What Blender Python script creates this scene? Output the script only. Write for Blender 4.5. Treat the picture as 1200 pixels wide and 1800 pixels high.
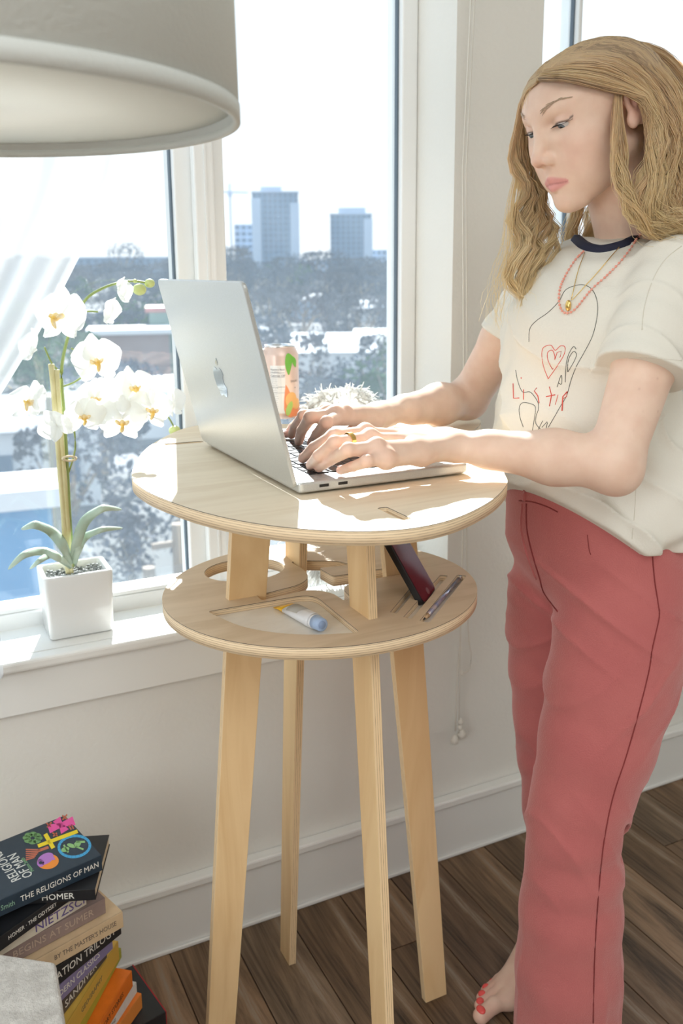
import bpy, bmesh, math, random
import numpy as np
from mathutils import Vector, Matrix, Euler
from mathutils.bvhtree import BVHTree
random.seed(7); rng = np.random.default_rng(11)
S = bpy.context.scene; COL = S.collection
for o in list(bpy.data.objects): bpy.data.objects.remove(o)

# ---------------------------------------------------------------- camera
EYE = 1.25; FPX = 1590.; PITCH = math.radians(12.15); ROLL = math.radians(-.45); Y0 = 813.; YAW = math.radians(63.8)
_f = Vector((math.cos(YAW), math.sin(YAW), 0)); _r = Vector((math.sin(YAW), -math.cos(YAW), 0)); _u = Vector((0, 0, 1))
cf = _f*math.cos(PITCH) - _u*math.sin(PITCH); cu = _f*math.sin(PITCH) + _u*math.cos(PITCH); cr = _r.copy()
cr2 = cr*math.cos(ROLL) + cu*math.sin(ROLL); cu2 = -cr*math.sin(ROLL) + cu*math.cos(ROLL)
cam_d = bpy.data.cameras.new('camera'); cam = bpy.data.objects.new('camera', cam_d); COL.objects.link(cam)
M = Matrix((cr2, cu2, -cf)).transposed().to_4x4(); M.translation = (0, 0, EYE); cam.matrix_world = M
cam_d.sensor_fit = 'VERTICAL'; cam_d.sensor_height = 36; cam_d.sensor_width = 24; cam_d.lens = FPX/1800*36
cam_d.shift_y = (Y0-900)/1800
cam_d.dof.use_dof = True; cam_d.dof.focus_distance = 1.2; cam_d.dof.aperture_fstop = 6.3
cam_d.clip_start = .02; cam_d.clip_end = 5000
S.camera = cam
def ray(p):                                   # world direction of a point of the photograph, only used to read places off it
    return cr2*(p[0]-600) + cu2*(Y0-p[1]) + cf*FPX
def PZ(px, py, z):
    d = ray((px, py)); return Vector((0, 0, EYE)) + d*((z-EYE)/d.z)
def PY(px, py, y):
    d = ray((px, py)); return Vector((0, 0, EYE)) + d*(y/d.y)

# ---------------------------------------------------------------- world, sun, lights, exposure
W = bpy.data.worlds.new('sky'); S.world = W; W.use_nodes = True
nt = W.node_tree; nt.nodes.clear()
out = nt.nodes.new('ShaderNodeOutputWorld'); bg = nt.nodes.new('ShaderNodeBackground'); tc = nt.nodes.new('ShaderNodeTexCoord')
sx = nt.nodes.new('ShaderNodeSeparateXYZ'); rp = nt.nodes.new('ShaderNodeValToRGB')
nt.links.new(tc.outputs['Generated'], sx.inputs[0]); nt.links.new(sx.outputs['Z'], rp.inputs[0]); nt.links.new(rp.outputs[0], bg.inputs[0]); nt.links.new(bg.outputs[0], out.inputs[0])
rp.color_ramp.elements[0].position = 0; rp.color_ramp.elements[0].color = (1, 1, 1, 1)
rp.color_ramp.elements[1].position = .9; rp.color_ramp.elements[1].color = (.62, .8, 1, 1)
bg.inputs[1].default_value = 1.0
sun_d = bpy.data.lights.new('sun', 'SUN'); sun = bpy.data.objects.new('sun', sun_d); COL.objects.link(sun)
SUNV = Vector((-.42, -1.45, -1)).normalized()
sun.rotation_euler = SUNV.to_track_quat('-Z', 'Y').to_euler(); sun.location = (3, 8, 5)
sun_d.energy = 13; sun_d.angle = math.radians(.6); sun_d.color = (1, .975, .94)
def area(name, loc, target, sx_, sy_, e, col=(1, 1, 1)):
    d = bpy.data.lights.new(name, 'AREA'); o = bpy.data.objects.new(name, d); COL.objects.link(o)
    d.shape = 'RECTANGLE'; d.size = sx_; d.size_y = sy_; d.energy = e; d.color = col
    o.location = loc; o.rotation_euler = (Vector(target)-Vector(loc)).to_track_quat('-Z', 'Y').to_euler(); return o
area('fill_light_ceiling', (.2, -1.0, 2.6), (.4, -.6, 0), 2.6, 2.2, 40, (.93, .975, 1))  # added fill light high in the room, no ceiling fitting there
area('fill_light_side', (-2.3, -.6, 1.5), (1.0, .9, 1.0), 1.8, 1.6, 34, (.93, .97, 1))  # added fill light from the left, that wall has no window
S.view_settings.view_transform = 'Standard'; S.view_settings.look = 'None'; S.view_settings.exposure = 0.26; S.view_settings.gamma = 1
try: S.view_settings.use_curve_mapping = False
except Exception: pass

# ---------------------------------------------------------------- materials
def mat(name, col, rough=.6, metal=0, spec=.5, **kw):
    m = bpy.data.materials.new(name); m.use_nodes = True; b = m.node_tree.nodes['Principled BSDF']
    b.inputs['Base Color'].default_value = (*col, 1); b.inputs['Roughness'].default_value = rough
    b.inputs['Metallic'].default_value = metal; b.inputs['Specular IOR Level'].default_value = spec
    for k, v in kw.items():
        b.inputs[k.replace('_', ' ')].default_value = v
    return m
def nodes(m): return m.node_tree, m.node_tree.nodes['Principled BSDF']
def N(nt, t, **kw):
    n = nt.nodes.new(t)
    for k, v in kw.items():
        if k in n.inputs.keys(): n.inputs[k].default_value = v
        else: setattr(n, k, v)
    return n
def ramp(nt, stops):
    r = nt.nodes.new('ShaderNodeValToRGB'); e = r.color_ramp.elements
    while len(e) < len(stops): e.new(.5)
    for i, (p, c) in enumerate(stops): e[i].position = p; e[i].color = (*c, 1)
    return r
def mapped(nt, scale=(1, 1, 1), rot=(0, 0, 0), coord='Object'):
    t = nt.nodes.new('ShaderNodeTexCoord'); mp = nt.nodes.new('ShaderNodeMapping'); mp.inputs['Scale'].default_value = scale; mp.inputs['Rotation'].default_value = rot
    nt.links.new(t.outputs[coord], mp.inputs[0]); return mp
def noisy(name, c1, c2, scale, rough=.6, sc=(1, 1, 1), bump=0, bscale=None, detail=4, p=(.35, .65), **kw):
    m = mat(name, c1, rough, **kw); nt, b = nodes(m); mp = mapped(nt, sc)
    n = N(nt, 'ShaderNodeTexNoise', Scale=scale, Detail=detail); nt.links.new(mp.outputs[0], n.inputs['Vector'])
    r = ramp(nt, [(p[0], c1), (p[1], c2)]); nt.links.new(n.outputs[0], r.inputs[0]); nt.links.new(r.outputs[0], b.inputs['Base Color'])
    if bump:
        n2 = N(nt, 'ShaderNodeTexNoise', Scale=bscale or scale, Detail=3); nt.links.new(mp.outputs[0], n2.inputs['Vector'])
        bp = N(nt, 'ShaderNodeBump', Strength=bump, Distance=.002); nt.links.new(n2.outputs[0], bp.inputs['Height']); nt.links.new(bp.outputs[0], b.inputs['Normal'])
    return m
MWALL = noisy('painted_wall', (.79, .775, .725), (.81, .795, .745), 3, .8, bump=.45, bscale=130)
MPAINT = mat('white_paint', (.86, .86, .83), .45)
MVINYL = mat('white_vinyl', (.86, .87, .86), .35)
MGASK = mat('grey_gasket', (.12, .16, .2), .5)
MWHITE = mat('white_ceramic', (.84, .85, .84), .12, spec=.6)

def wood_face(name, base, dark, sc=(1, 1, 1), rough=.42):
    m = mat(name, base, rough, spec=.35); nt, b = nodes(m); mp = mapped(nt, sc)
    n = N(nt, 'ShaderNodeTexNoise', Scale=3.2, Detail=6, Distortion=1.2); nt.links.new(mp.outputs[0], n.inputs['Vector'])
    n2 = N(nt, 'ShaderNodeTexNoise', Scale=40., Detail=2); nt.links.new(mp.outputs[0], n2.inputs['Vector'])
    mx = N(nt, 'ShaderNodeMath', operation='MULTIPLY_ADD'); nt.links.new(n2.outputs[0], mx.inputs[0]); mx.inputs[1].default_value = .25; nt.links.new(n.outputs[0], mx.inputs[2])
    r = ramp(nt, [(.42, dark), (.62, base), (.8, tuple(min(1, c*1.05) for c in base))]); nt.links.new(mx.outputs[0], r.inputs[0]); nt.links.new(r.outputs[0], b.inputs['Base Color'])
    return m
def ply_mat(name, axis, thick, offset=0., n=5.5, topline=False, normal_axis=None, base=(.80, .63, .42), dark=(.40, .25, .14), face=(.78, .63, .42), fdark=(.72, .56, .35), grain=(1, 1, 1)):
    # faces whose normal lies along `axis` show veneer, every other face shows the plies stacked along that axis
    m = mat(name, base, .5, spec=.3); nt, b = nodes(m)
    t = nt.nodes.new('ShaderNodeTexCoord'); s = nt.nodes.new('ShaderNodeSeparateXYZ'); nt.links.new(t.outputs['Object'], s.inputs[0])
    d = s.outputs['XYZ'.index(axis)]
    sc = N(nt, 'ShaderNodeMath', operation='MULTIPLY_ADD'); nt.links.new(d, sc.inputs[0]); sc.inputs[1].default_value = n/thick; sc.inputs[2].default_value = offset*n/thick
    fr = N(nt, 'ShaderNodeMath', operation='PINGPONG'); fr.inputs[1].default_value = .5; nt.links.new(sc.outputs[0], fr.inputs[0])
    ns = N(nt, 'ShaderNodeTexNoise', Scale=60., Detail=3)
    mp = N(nt, 'ShaderNodeMapping'); mp.inputs['Scale'].default_value = [8 if a == axis else 1 for a in 'XYZ']; nt.links.new(t.outputs['Object'], mp.inputs[0]); nt.links.new(mp.outputs[0], ns.inputs['Vector'])
    ad = N(nt, 'ShaderNodeMath', operation='MULTIPLY_ADD'); nt.links.new(ns.outputs[0], ad.inputs[0]); ad.inputs[1].default_value = .25; nt.links.new(fr.outputs[0], ad.inputs[2])
    r = ramp(nt, [(.12, dark), (.24, base), (.6, tuple(min(1, c*1.12) for c in base))]); nt.links.new(ad.outputs[0], r.inputs[0])
    mp2 = mapped(nt, grain); fn = N(nt, 'ShaderNodeTexNoise', Scale=3.0, Detail=7, Distortion=1.4); nt.links.new(mp2.outputs[0], fn.inputs['Vector'])
    fr2 = ramp(nt, [(.38, fdark), (.55, face), (.8, tuple(min(1, c*1.04) for c in face))]); nt.links.new(fn.outputs[0], fr2.inputs[0])
    g = nt.nodes.new('ShaderNodeNewGeometry')
    vt = N(nt, 'ShaderNodeVectorTransform', vector_type='NORMAL', convert_from='WORLD', convert_to='OBJECT'); nt.links.new(g.outputs['True Normal'], vt.inputs[0])
    s2 = nt.nodes.new('ShaderNodeSeparateXYZ'); nt.links.new(vt.outputs[0], s2.inputs[0])
    ab = N(nt, 'ShaderNodeMath', operation='ABSOLUTE'); nt.links.new(s2.outputs['XYZ'.index(axis)], ab.inputs[0])
    gt = N(nt, 'ShaderNodeMath', operation='GREATER_THAN'); nt.links.new(ab.outputs[0], gt.inputs[0]); gt.inputs[1].default_value = .8
    mx = N(nt, 'ShaderNodeMix', data_type='RGBA'); nt.links.new(gt.outputs[0], mx.inputs[0]); nt.links.new(r.outputs[0], mx.inputs[6]); nt.links.new(fr2.outputs[0], mx.inputs[7])
    last = mx.outputs[2]
    if topline:        # the thin dark glue line under the top veneer
        a2 = N(nt, 'ShaderNodeMath', operation='GREATER_THAN'); nt.links.new(d, a2.inputs[0]); a2.inputs[1].default_value = thick/2-.0009
        inv = N(nt, 'ShaderNodeMath', operation='LESS_THAN'); nt.links.new(ab.outputs[0], inv.inputs[0]); inv.inputs[1].default_value = .8
        ml = N(nt, 'ShaderNodeMath', operation='MULTIPLY'); nt.links.new(a2.outputs[0], ml.inputs[0]); nt.links.new(inv.outputs[0], ml.inputs[1])
        m3 = N(nt, 'ShaderNodeMix', data_type='RGBA'); nt.links.new(ml.outputs[0], m3.inputs[0]); nt.links.new(last, m3.inputs[6]); m3.inputs[7].default_value = (.12, .09, .07, 1); last = m3.outputs[2]
    nt.links.new(last, b.inputs['Base Color']); return m

# ---------------------------------------------------------------- object helpers
def tag(o, label=None, cat=None, group=None, kind=None):
    if label: o['label'] = label
    if cat: o['category'] = cat
    if group: o['group'] = group
    if kind: o['kind'] = kind
    return o
def empty(name, loc=(0, 0, 0), rz=0, label=None, cat=None, group=None):
    o = bpy.data.objects.new(name, None); COL.objects.link(o); o.location = loc; o.rotation_euler = (0, 0, rz); o.empty_display_size = .05
    return tag(o, label, cat, group)
def link(name, me, m=None, parent=None, smooth=False, bevel=0, seg=2):
    o = bpy.data.objects.new(name, me); COL.objects.link(o)
    if m is not None and not me.materials:
        for q in (m if isinstance(m, (list, tuple)) else [m]): me.materials.append(q)
    if smooth: me.polygons.foreach_set('use_smooth', [True]*len(me.polygons))
    if bevel:
        b = o.modifiers.new('bevel', 'BEVEL'); b.width = bevel; b.segments = seg; b.limit_method = 'ANGLE'; b.angle_limit = math.radians(35)
    if parent: o.parent = parent
    return o
def bm_obj(name, bm, m=None, parent=None, **kw):
    bmesh.ops.recalc_face_normals(bm, faces=bm.faces)
    me = bpy.data.meshes.new(name); bm.to_mesh(me); bm.free(); return link(name, me, m, parent, **kw)
def bx(bm, x0, x1, y0, y1, z0, z1, M=None):
    vs = [bm.verts.new(Vector(c) if M is None else M @ Vector(c)) for c in ((x0, y0, z0), (x1, y0, z0), (x1, y1, z0), (x0, y1, z0), (x0, y0, z1), (x1, y0, z1), (x1, y1, z1), (x0, y1, z1))]
    for f in ((0, 3, 2, 1), (4, 5, 6, 7), (0, 1, 5, 4), (1, 2, 6, 5), (2, 3, 7, 6), (3, 0, 4, 7)): bm.faces.new([vs[i] for i in f])
def box(name, x0, x1, y0, y1, z0, z1, m, parent=None, M=None, **kw):
    bm = bmesh.new(); bx(bm, x0, x1, y0, y1, z0, z1, M); return bm_obj(name, bm, m, parent, **kw)
def struct(o): o['kind'] = 'structure'; return o
def tube_mesh(bm, pts, rad, seg=8, cap=True):
    pts = [Vector(p) for p in pts]; rad = rad if isinstance(rad, (list, tuple)) else [rad]*len(pts); rings = []
    up = Vector((0, 0, 1))
    for i, p in enumerate(pts):
        t = (pts[min(i+1, len(pts)-1)]-pts[max(i-1, 0)]).normalized()
        a = t.cross(up)
        if a.length < .05: a = t.cross(Vector((1, 0, 0)))
        a.normalize(); b = t.cross(a).normalized()
        rings.append([bm.verts.new(p+(a*math.cos(k*2*math.pi/seg)+b*math.sin(k*2*math.pi/seg))*rad[i]) for k in range(seg)])
    for i in range(len(rings)-1):
        for k in range(seg): bm.faces.new((rings[i][k], rings[i][(k+1) % seg], rings[i+1][(k+1) % seg], rings[i+1][k]))
    if cap: bm.faces.new(rings[0][::-1]); bm.faces.new(rings[-1])
def tube(name, pts, rad, m, parent=None, seg=8, **kw):
    bm = bmesh.new(); tube_mesh(bm, pts, rad, seg); return bm_obj(name, bm, m, parent, smooth=True, **kw)
def lathe(name, prof, m, parent=None, seg=48, loc=(0, 0, 0), **kw):
    bm = bmesh.new(); rings = []
    for r, z in prof: rings.append([bm.verts.new((loc[0]+r*math.cos(2*math.pi*k/seg), loc[1]+r*math.sin(2*math.pi*k/seg), loc[2]+z)) for k in range(seg)])
    for i in range(len(rings)-1):
        for k in range(seg): bm.faces.new((rings[i][k], rings[i][(k+1) % seg], rings[i+1][(k+1) % seg], rings[i+1][k]))
    if prof[0][0] > 1e-6 and kw.pop('cap0', True): bm.faces.new(rings[0])
    if prof[-1][0] > 1e-6 and kw.pop('cap1', True): bm.faces.new(rings[-1])
    kw.pop('cap1', None); bmesh.ops.remove_doubles(bm, verts=bm.verts, dist=1e-6)
    return bm_obj(name, bm, m, parent, smooth=True, **kw)
def catmull(P, n=8, closed=True):
    P = [Vector(p).to_2d() if len(p) == 2 else Vector(p) for p in P]; L = len(P); o = []
    for i in range(L if closed else L-1):
        g = lambda j: P[j % L] if closed else P[max(0, min(L-1, j))]
        a, b, c, d = g(i-1), g(i), g(i+1), g(i+2)
        for k in range(n):
            t = k/n; o.append(.5*((2*b)+(c-a)*t+(2*a-5*b+4*c-d)*t*t+(3*b-a-3*c+d)*t*t*t))
    if not closed: o.append(P[-1])
    return o
def rounded(P, r, n=5):
    o = []; L = len(P)
    for i in range(L):
        a, b, c = Vector(P[i-1]), Vector(P[i]), Vector(P[(i+1) % L]); ri = r[i] if isinstance(r, (list, tuple)) else r
        u, v = (a-b), (c-b); q = min(ri, u.length*.49, v.length*.49); s, e = b+u.normalized()*q, b+v.normalized()*q
        for k in range(n+1): t = k/n; o.append(s*(1-t)**2+b*2*t*(1-t)+e*t*t)
    return o
def slab(name, outer, holes, z0, z1, m, parent=None, bevel=0):
    cu = bpy.data.curves.new('tmp', 'CURVE'); cu.dimensions = '2D'; cu.fill_mode = 'BOTH'; cu.extrude = (z1-z0)/2
    for poly in [outer]+holes:
        sp = cu.splines.new('POLY'); sp.points.add(len(poly)-1)
        for q, p in zip(sp.points, poly): q.co = (p[0], p[1], 0, 1)
        sp.use_cyclic_u = True
    t = bpy.data.objects.new('tmp', cu); me = bpy.data.meshes.new_from_object(t); bpy.data.objects.remove(t); bpy.data.curves.remove(cu)
    bm = bmesh.new(); bm.from_mesh(me); bpy.data.meshes.remove(me)
    bmesh.ops.remove_doubles(bm, verts=bm.verts, dist=1e-5); bmesh.ops.recalc_face_normals(bm, faces=bm.faces)
    me = bpy.data.meshes.new(name); bm.to_mesh(me); bm.free(); me.materials.clear()
    o = link(name, me, m, parent); o.location = (0, 0, (z0+z1)/2); return o
def text_mesh(body, size, M, name, m, parent, ext=.0002, sx=1, align='CENTER'):
    cu = bpy.data.curves.new('tmp', 'FONT'); cu.body = body; cu.size = size; cu.extrude = ext; cu.align_x = align; cu.align_y = 'CENTER'; cu.resolution_u = 2
    t = bpy.data.objects.new('tmp', cu); me = bpy.data.meshes.new_from_object(t); bpy.data.objects.remove(t); bpy.data.curves.remove(cu)
    me.transform(M @ Matrix.Diagonal((sx, 1, 1, 1))); me.materials.clear(); me.name = name
    return link(name, me, m, parent)
def axes(o, x, y, z=None):
    x = Vector(x).normalized(); y = Vector(y).normalized(); z = x.cross(y).normalized(); y = z.cross(x)
    M = Matrix((x, y, z)).transposed().to_4x4(); M.translation = o; return M
# ---------------------------------------------------------------- the room
YW, YG = 1.475, 1.62; SILL = .635; HEAD = 2.42; CEIL = 2.7; X0, X1, YB = -2.6, 3.2, -2.6
MFLOOR = []
for i in range(5):
    f = [(.17, .105, .06), (.13, .08, .045), (.20, .125, .072), (.15, .10, .062), (.115, .07, .042)][i]
    m = mat('oak_plank', f, .5, spec=.35); nt, b = nodes(m); mp = mapped(nt, (1, .09, 1), coord='Object')
    n1 = N(nt, 'ShaderNodeTexNoise', Scale=16., Detail=9, Roughness=.68, Distortion=1.3); nt.links.new(mp.outputs[0], n1.inputs['Vector'])
    r1 = ramp(nt, [(.36, tuple(c*.28 for c in f)), (.48, f), (.58, tuple(min(1, c*1.5) for c in f)), (.72, (.30, .25, .19))])
    nt.links.new(n1.outputs[0], r1.inputs[0]); nt.links.new(r1.outputs[0], b.inputs['Base Color'])
    bp = N(nt, 'ShaderNodeBump', Strength=.3, Distance=.001); nt.links.new(n1.outputs[0], bp.inputs['Height']); nt.links.new(bp.outputs[0], b.inputs['Normal'])
    MFLOOR.append(m)
fl = struct(box('floor', X0, X1, YB, YW, -.06, -.012, mat('subfloor', (.05, .035, .025), .9)))
pw = .118; pms = {}
nx = int((X1-X0)/pw)+1
for i in range(nx):
    x0 = X0+i*pw; y = YW-[.35, .8, .55, 1.05, .2, .9][i % 6]; ys = [YW, y]
    while y > YB: y -= 1.22; ys.append(max(y, YB))
    for j in range(len(ys)-1):
        L = ys[j]-ys[j+1]
        if L < .02: continue
        L = round(L, 2); mi = random.randrange(5); key = (L, mi)
        if key not in pms:
            bm = bmesh.new(); bx(bm, .0012, pw-.0012, -L+.0012, -.0012, -.012, 0); me = bpy.data.meshes.new('plank'); bmesh.ops.recalc_face_normals(bm, faces=bm.faces); bm.to_mesh(me); bm.free(); me.materials.append(MFLOOR[mi]); pms[key] = me
        o = link('plank', pms[key], None, fl); o.location = (min(x0, X1-pw), ys[j], random.uniform(-.0004, 0))
struct(box('ceiling', X0, X1, YB, YW+.1, CEIL, CEIL+.08, MWALL))
struct(box('wall_left', X0-.1, X0, YB, YW, 0, CEIL, MWALL))
struct(box('wall_right', X1, X1+.1, YB, YW, 0, CEIL, MWALL))
struct(box('wall_back', X0-.1, X1+.1, YB-.1, YB, 0, CEIL, MWALL))
WX = [(-1.75, .963), (1.156, 2.75)]                     # the two window openings
bm = bmesh.new(); yo = YW+.2
xs = [X0-.1, WX[0][0], WX[0][1], WX[1][0], WX[1][1], X1+.1]
bx(bm, X0-.1, X1+.1, YW, yo, -.06, SILL-.015); bx(bm, X0-.1, X1+.1, YW, yo, HEAD, CEIL+.08)
for a, b_ in ((xs[0], xs[1]), (xs[2], xs[3]), (xs[4], xs[5])): bx(bm, a, b_, YW, yo, SILL-.015, HEAD)
struct(bm_obj('wall_window', bm, MWALL))
# baseboard: tall board with a cap and a shoe line
bb = struct(box('baseboard_window', X0, X1, YW-.016, YW, 0, .124, MPAINT))
box('cap', X0, X1, YW-.026, YW, .124, .142, MPAINT, bb, bevel=.004); box('shoe', X0, X1, YW-.022, YW-.0165, 0, .008, MPAINT, bb, bevel=.002)
def glass_mat():
    m = bpy.data.materials.new('hazed_window_glass'); m.use_nodes = True; nt = m.node_tree; nt.nodes.clear()
    o = N(nt, 'ShaderNodeOutputMaterial'); t = N(nt, 'ShaderNodeBsdfTransparent'); t.inputs[0].default_value = (.95, .975, .985, 1)
    d = N(nt, 'ShaderNodeBsdfTranslucent'); d.inputs[0].default_value = (.66, .84, 1, 1)  # bluish scatter mixed into the glass imitates haze over the view
    g = N(nt, 'ShaderNodeBsdfGlossy'); g.inputs['Roughness'].default_value = .02
    n = N(nt, 'ShaderNodeTexNoise', Scale=5., Detail=6, Roughness=.7); mp = mapped(nt); nt.links.new(mp.outputs[0], n.inputs['Vector'])
    n2 = N(nt, 'ShaderNodeTexNoise', Scale=420., Detail=1); nt.links.new(mp.outputs[0], n2.inputs['Vector'])
    mr = N(nt, 'ShaderNodeMapRange'); nt.links.new(n.outputs[0], mr.inputs[0]); mr.inputs['From Min'].default_value = .3; mr.inputs['From Max'].default_value = .7; mr.inputs['To Min'].default_value = VEIL*.75; mr.inputs['To Max'].default_value = VEIL*1.3
    sp = N(nt, 'ShaderNodeMapRange'); nt.links.new(n2.outputs[0], sp.inputs[0]); sp.inputs['From Min'].default_value = .72; sp.inputs['From Max'].default_value = .8; sp.inputs['To Min'].default_value = 0; sp.inputs['To Max'].default_value = .12
    ad = N(nt, 'ShaderNodeMath', operation='ADD'); nt.links.new(mr.outputs[0], ad.inputs[0]); nt.links.new(sp.outputs[0], ad.inputs[1])
    m1 = N(nt, 'ShaderNodeMixShader'); nt.links.new(ad.outputs[0], m1.inputs[0]); nt.links.new(t.outputs[0], m1.inputs[1]); nt.links.new(d.outputs[0], m1.inputs[2])
    m2 = N(nt, 'ShaderNodeMixShader'); m2.inputs[0].default_value = .03; nt.links.new(m1.outputs[0], m2.inputs[1]); nt.links.new(g.outputs[0], m2.inputs[2]); nt.links.new(m2.outputs[0], o.inputs[0]); return m
VEIL = .034  # strength of the haze veil put into the panes
MGLASS = glass_mat()
def window(name, x0, x1, panes):
    w = empty(name, ((x0+x1)/2, YG, SILL)); w['kind'] = 'structure'
    def P(nm, *a, **k):
        o = box(nm, *a, **k); o.parent = w; o.location = -Vector(w.location); return o
    z0, z1 = SILL-.015, HEAD
    P('rail', x0, x1, YG-.03, YG+.05, z0, SILL+.028, MVINYL, bevel=.003); P('rail', x0, x1, YG-.03, YG+.05, z1-.05, z1, MVINYL, bevel=.003)
    edges = [x0]+[e for p in panes for e in p]+[x1]
    for i in range(0, len(edges), 2):
        a, b_ = edges[i], edges[i+1]
        if b_-a > .005:
            P('post', a, b_, YG-.012, YG+.05, SILL+.028, z1-.05, MVINYL, bevel=.003)
            if b_-a > .08: P('post', a+.030, b_-.026, YG-.034, YG-.012, SILL+.028, z1-.05, MVINYL, bevel=.003)
            if b_-a > .08: P('bead', a+.048, a+.0515, YG-.0375, YG-.034, SILL+.028, z1-.05, MVINYL)
    for a, b_ in panes:
        for q in (a, b_-.0035): P('gasket', q, q+.0035, YG+.002, YG+.012, SILL+.028, z1-.05, MGASK)
        P('bead', a, b_, YG-.026, YG+.002, SILL+.028, SILL+.036, MVINYL, bevel=.002)
        g = P('pane', a+.0035, b_-.0035, YG+.006, YG+.008, SILL+.028, z1-.05, MGLASS)
    s = box('sill', x0-.02, x1+.02 if x1 < 1 else x1+.02, YW-.03, YW, SILL-.02, SILL, MPAINT, w, bevel=.006, seg=3); s.location = -Vector(w.location)
    s = box('sill', x0, x1, YW, YG-.03, SILL-.015, SILL, MPAINT, w); s.location = -Vector(w.location)
    s = box('apron', x0-.01, x1+.01, YW-.014, YW, SILL-.1, SILL-.02, MPAINT, w, bevel=.002); s.location = -Vector(w.location)
    return w
window('window_1', WX[0][0]+.0005, WX[0][1]-.0005, [(-1.68, -.98), (-.88, -.32), (-.235, .469), (.561, .928)])
window('window_2', WX[1][0]+.0005, WX[1][1]-.0005, [(1.19, 1.352), (1.362, 2.69)])

# ---------------------------------------------------------------- plywood standing table
CX, CY = .54, 1.15; TT = .977; SH = .793; TH = .0165
MTOP = ply_mat('plywood_top', 'Z', TH, topline=True, face=(.86, .74, .56), fdark=(.80, .67, .49), grain=(1.2, 8, 1))
table = empty('standing_table', (CX, CY, 0), 0, 'tall pale birch plywood standing table by the window', 'table')
def tp(o): o.parent = table; o.matrix_parent_inverse = Matrix.Translation(-Vector((CX, CY, 0))); return o
top_out = catmull([(.452, 1.53), (.404, 1.478), (.333, 1.365), (.275, 1.208), (.267, 1.116), (.284, 1.022), (.31, .948), (.345, .888), (.388, .843), (.439, .812), (.49, .803), (.55, .818), (.626, .863), (.690, .921), (.722, .970), (.765, 1.04), (.81, 1.14), (.86, 1.245), (.912, 1.302), (.945, 1.35), (.948, 1.405), (.925, 1.444), (.86, 1.462), (.74, 1.466), (.64, 1.47), (.59, 1.50), (.55, 1.535), (.50, 1.548)], 6)
def slot(a, b, w, r=None):
    a, b = Vector(a), Vector(b); t = (b-a).normalized(); n = Vector((-t.y, t.x))*w/2
    return rounded([a-n, b-n, b+n, a+n], w*.49 if r is None else r, 4)
tp(slab('tabletop', top_out, [slot((.491, .834), (.491, .893), .013, .004), slot((.372, 1.394), (.434, 1.388), .013, .004)], TT-TH, TT, MTOP))
so = [(.529+.2305*math.cos(a*math.pi/60), 1.1395+.2185*math.sin(a*math.pi/60)+.006) for a in range(120)]
cross = rounded([(.43, 1.131), (.509, 1.142), (.531, 1.112), (.532, 1.078), (.546, 1.078), (.551, 1.118), (.566, 1.135), (.64, 1.138), (.66, 1.136), (.66, 1.172), (.563, 1.176), (.560, 1.222), (.612, 1.213), (.60, 1.240), (.555, 1.265), (.533, 1.268), (.537, 1.225), (.530, 1.19), (.505, 1.166), (.43, 1.152)],
                [.004, .022, .012, .003, .003, .012, .012, .003, .006, .003, .006, .008, .004, .006, .004, .004, .02, .02, .022, .004], 4)
tray = rounded([(.348, 1.126), (.505, 1.122), (.500, .966), (.43, .99), (.372, 1.045)], [.008, .028, .008, .05, .05], 5)
cup = [(.455+.063*math.cos(a*math.pi/24), 1.268+.052*math.sin(a*math.pi/24)) for a in range(48)]
s1 = slot((.571, 1.005), (.66, 1.09), .010, .002); s2 = slot((.578, .980), (.714, 1.102), .012, .003); s3 = slot((.591, .958), (.738, 1.090), .014, .003)
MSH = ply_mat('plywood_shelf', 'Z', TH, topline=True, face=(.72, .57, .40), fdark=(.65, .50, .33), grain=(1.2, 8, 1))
tp(slab('shelf', so, [cross, tray, cup, s1, s2, s3], SH-TH, SH, MSH))
MTRAY = wood_face('tray_veneer', (.90, .85, .76), (.85, .79, .69), (2, 9, 1))
tp(slab('tray_floor', [tuple(p) for p in tray], [], SH-TH+.0003, SH-.0085, MTRAY))
for s_ in (s1, s2, s3): tp(slab('slot_floor', [tuple(p) for p in s_], [], SH-TH+.0003, SH-.009, MTRAY))
# four radial plank legs, splayed outwards, narrower at the foot
def leg(dirx, diry, k):
    ax = 'X' if dirx == 0 else 'Y'; th = .0135
    m = ply_mat('plywood_leg_'+ax.lower(), ax, th, n=4, face=(.86, .62, .34), fdark=(.78, .53, .27), base=(.80, .60, .36), grain=(6, 6, .9))
    bm = bmesh.new()
    def sec(z): # centre radius, half-width
        t = z/(TT-TH); return (.197-(.197-.108)*t, .0215+(.030-.0215)*t)
    prof = []
    for z in (0, .35, SH-TH, SH, SH+.12, TT-TH-.012, TT-TH):
        c, hw = sec(z)
        prof.append((c-hw - (.012 if z >= TT-TH-.001 else 0), c+hw, z))
    vs = []
    for a, b_, z in prof:
        row = []
        for rr in (a, b_):
            for s in (-1, 1):
                p = (dirx*rr+diry*s*th/2, diry*rr+dirx*s*th/2, z); row.append(bm.verts.new(p))
        vs.append(row)
    for i in range(len(vs)-1):
        a, b_ = vs[i], vs[i+1]
        for q in ((0, 1), (1, 3), (3, 2), (2, 0)): bm.faces.new((a[q[0]], a[q[1]], b_[q[1]], b_[q[0]]))
    bm.faces.new((vs[0][0], vs[0][1], vs[0][3], vs[0][2])); bm.faces.new((vs[-1][0], vs[-1][1], vs[-1][3], vs[-1][2]))
    o = bm_obj('leg', bm, m, table, bevel=.0008); o.location = {(0, 1): (.004, .0, 0), (0, -1): (-.0035, 0, 0), (-1, 0): (0, .008, 0), (1, 0): (0, -.004, 0)}[(dirx, diry)]
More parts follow.
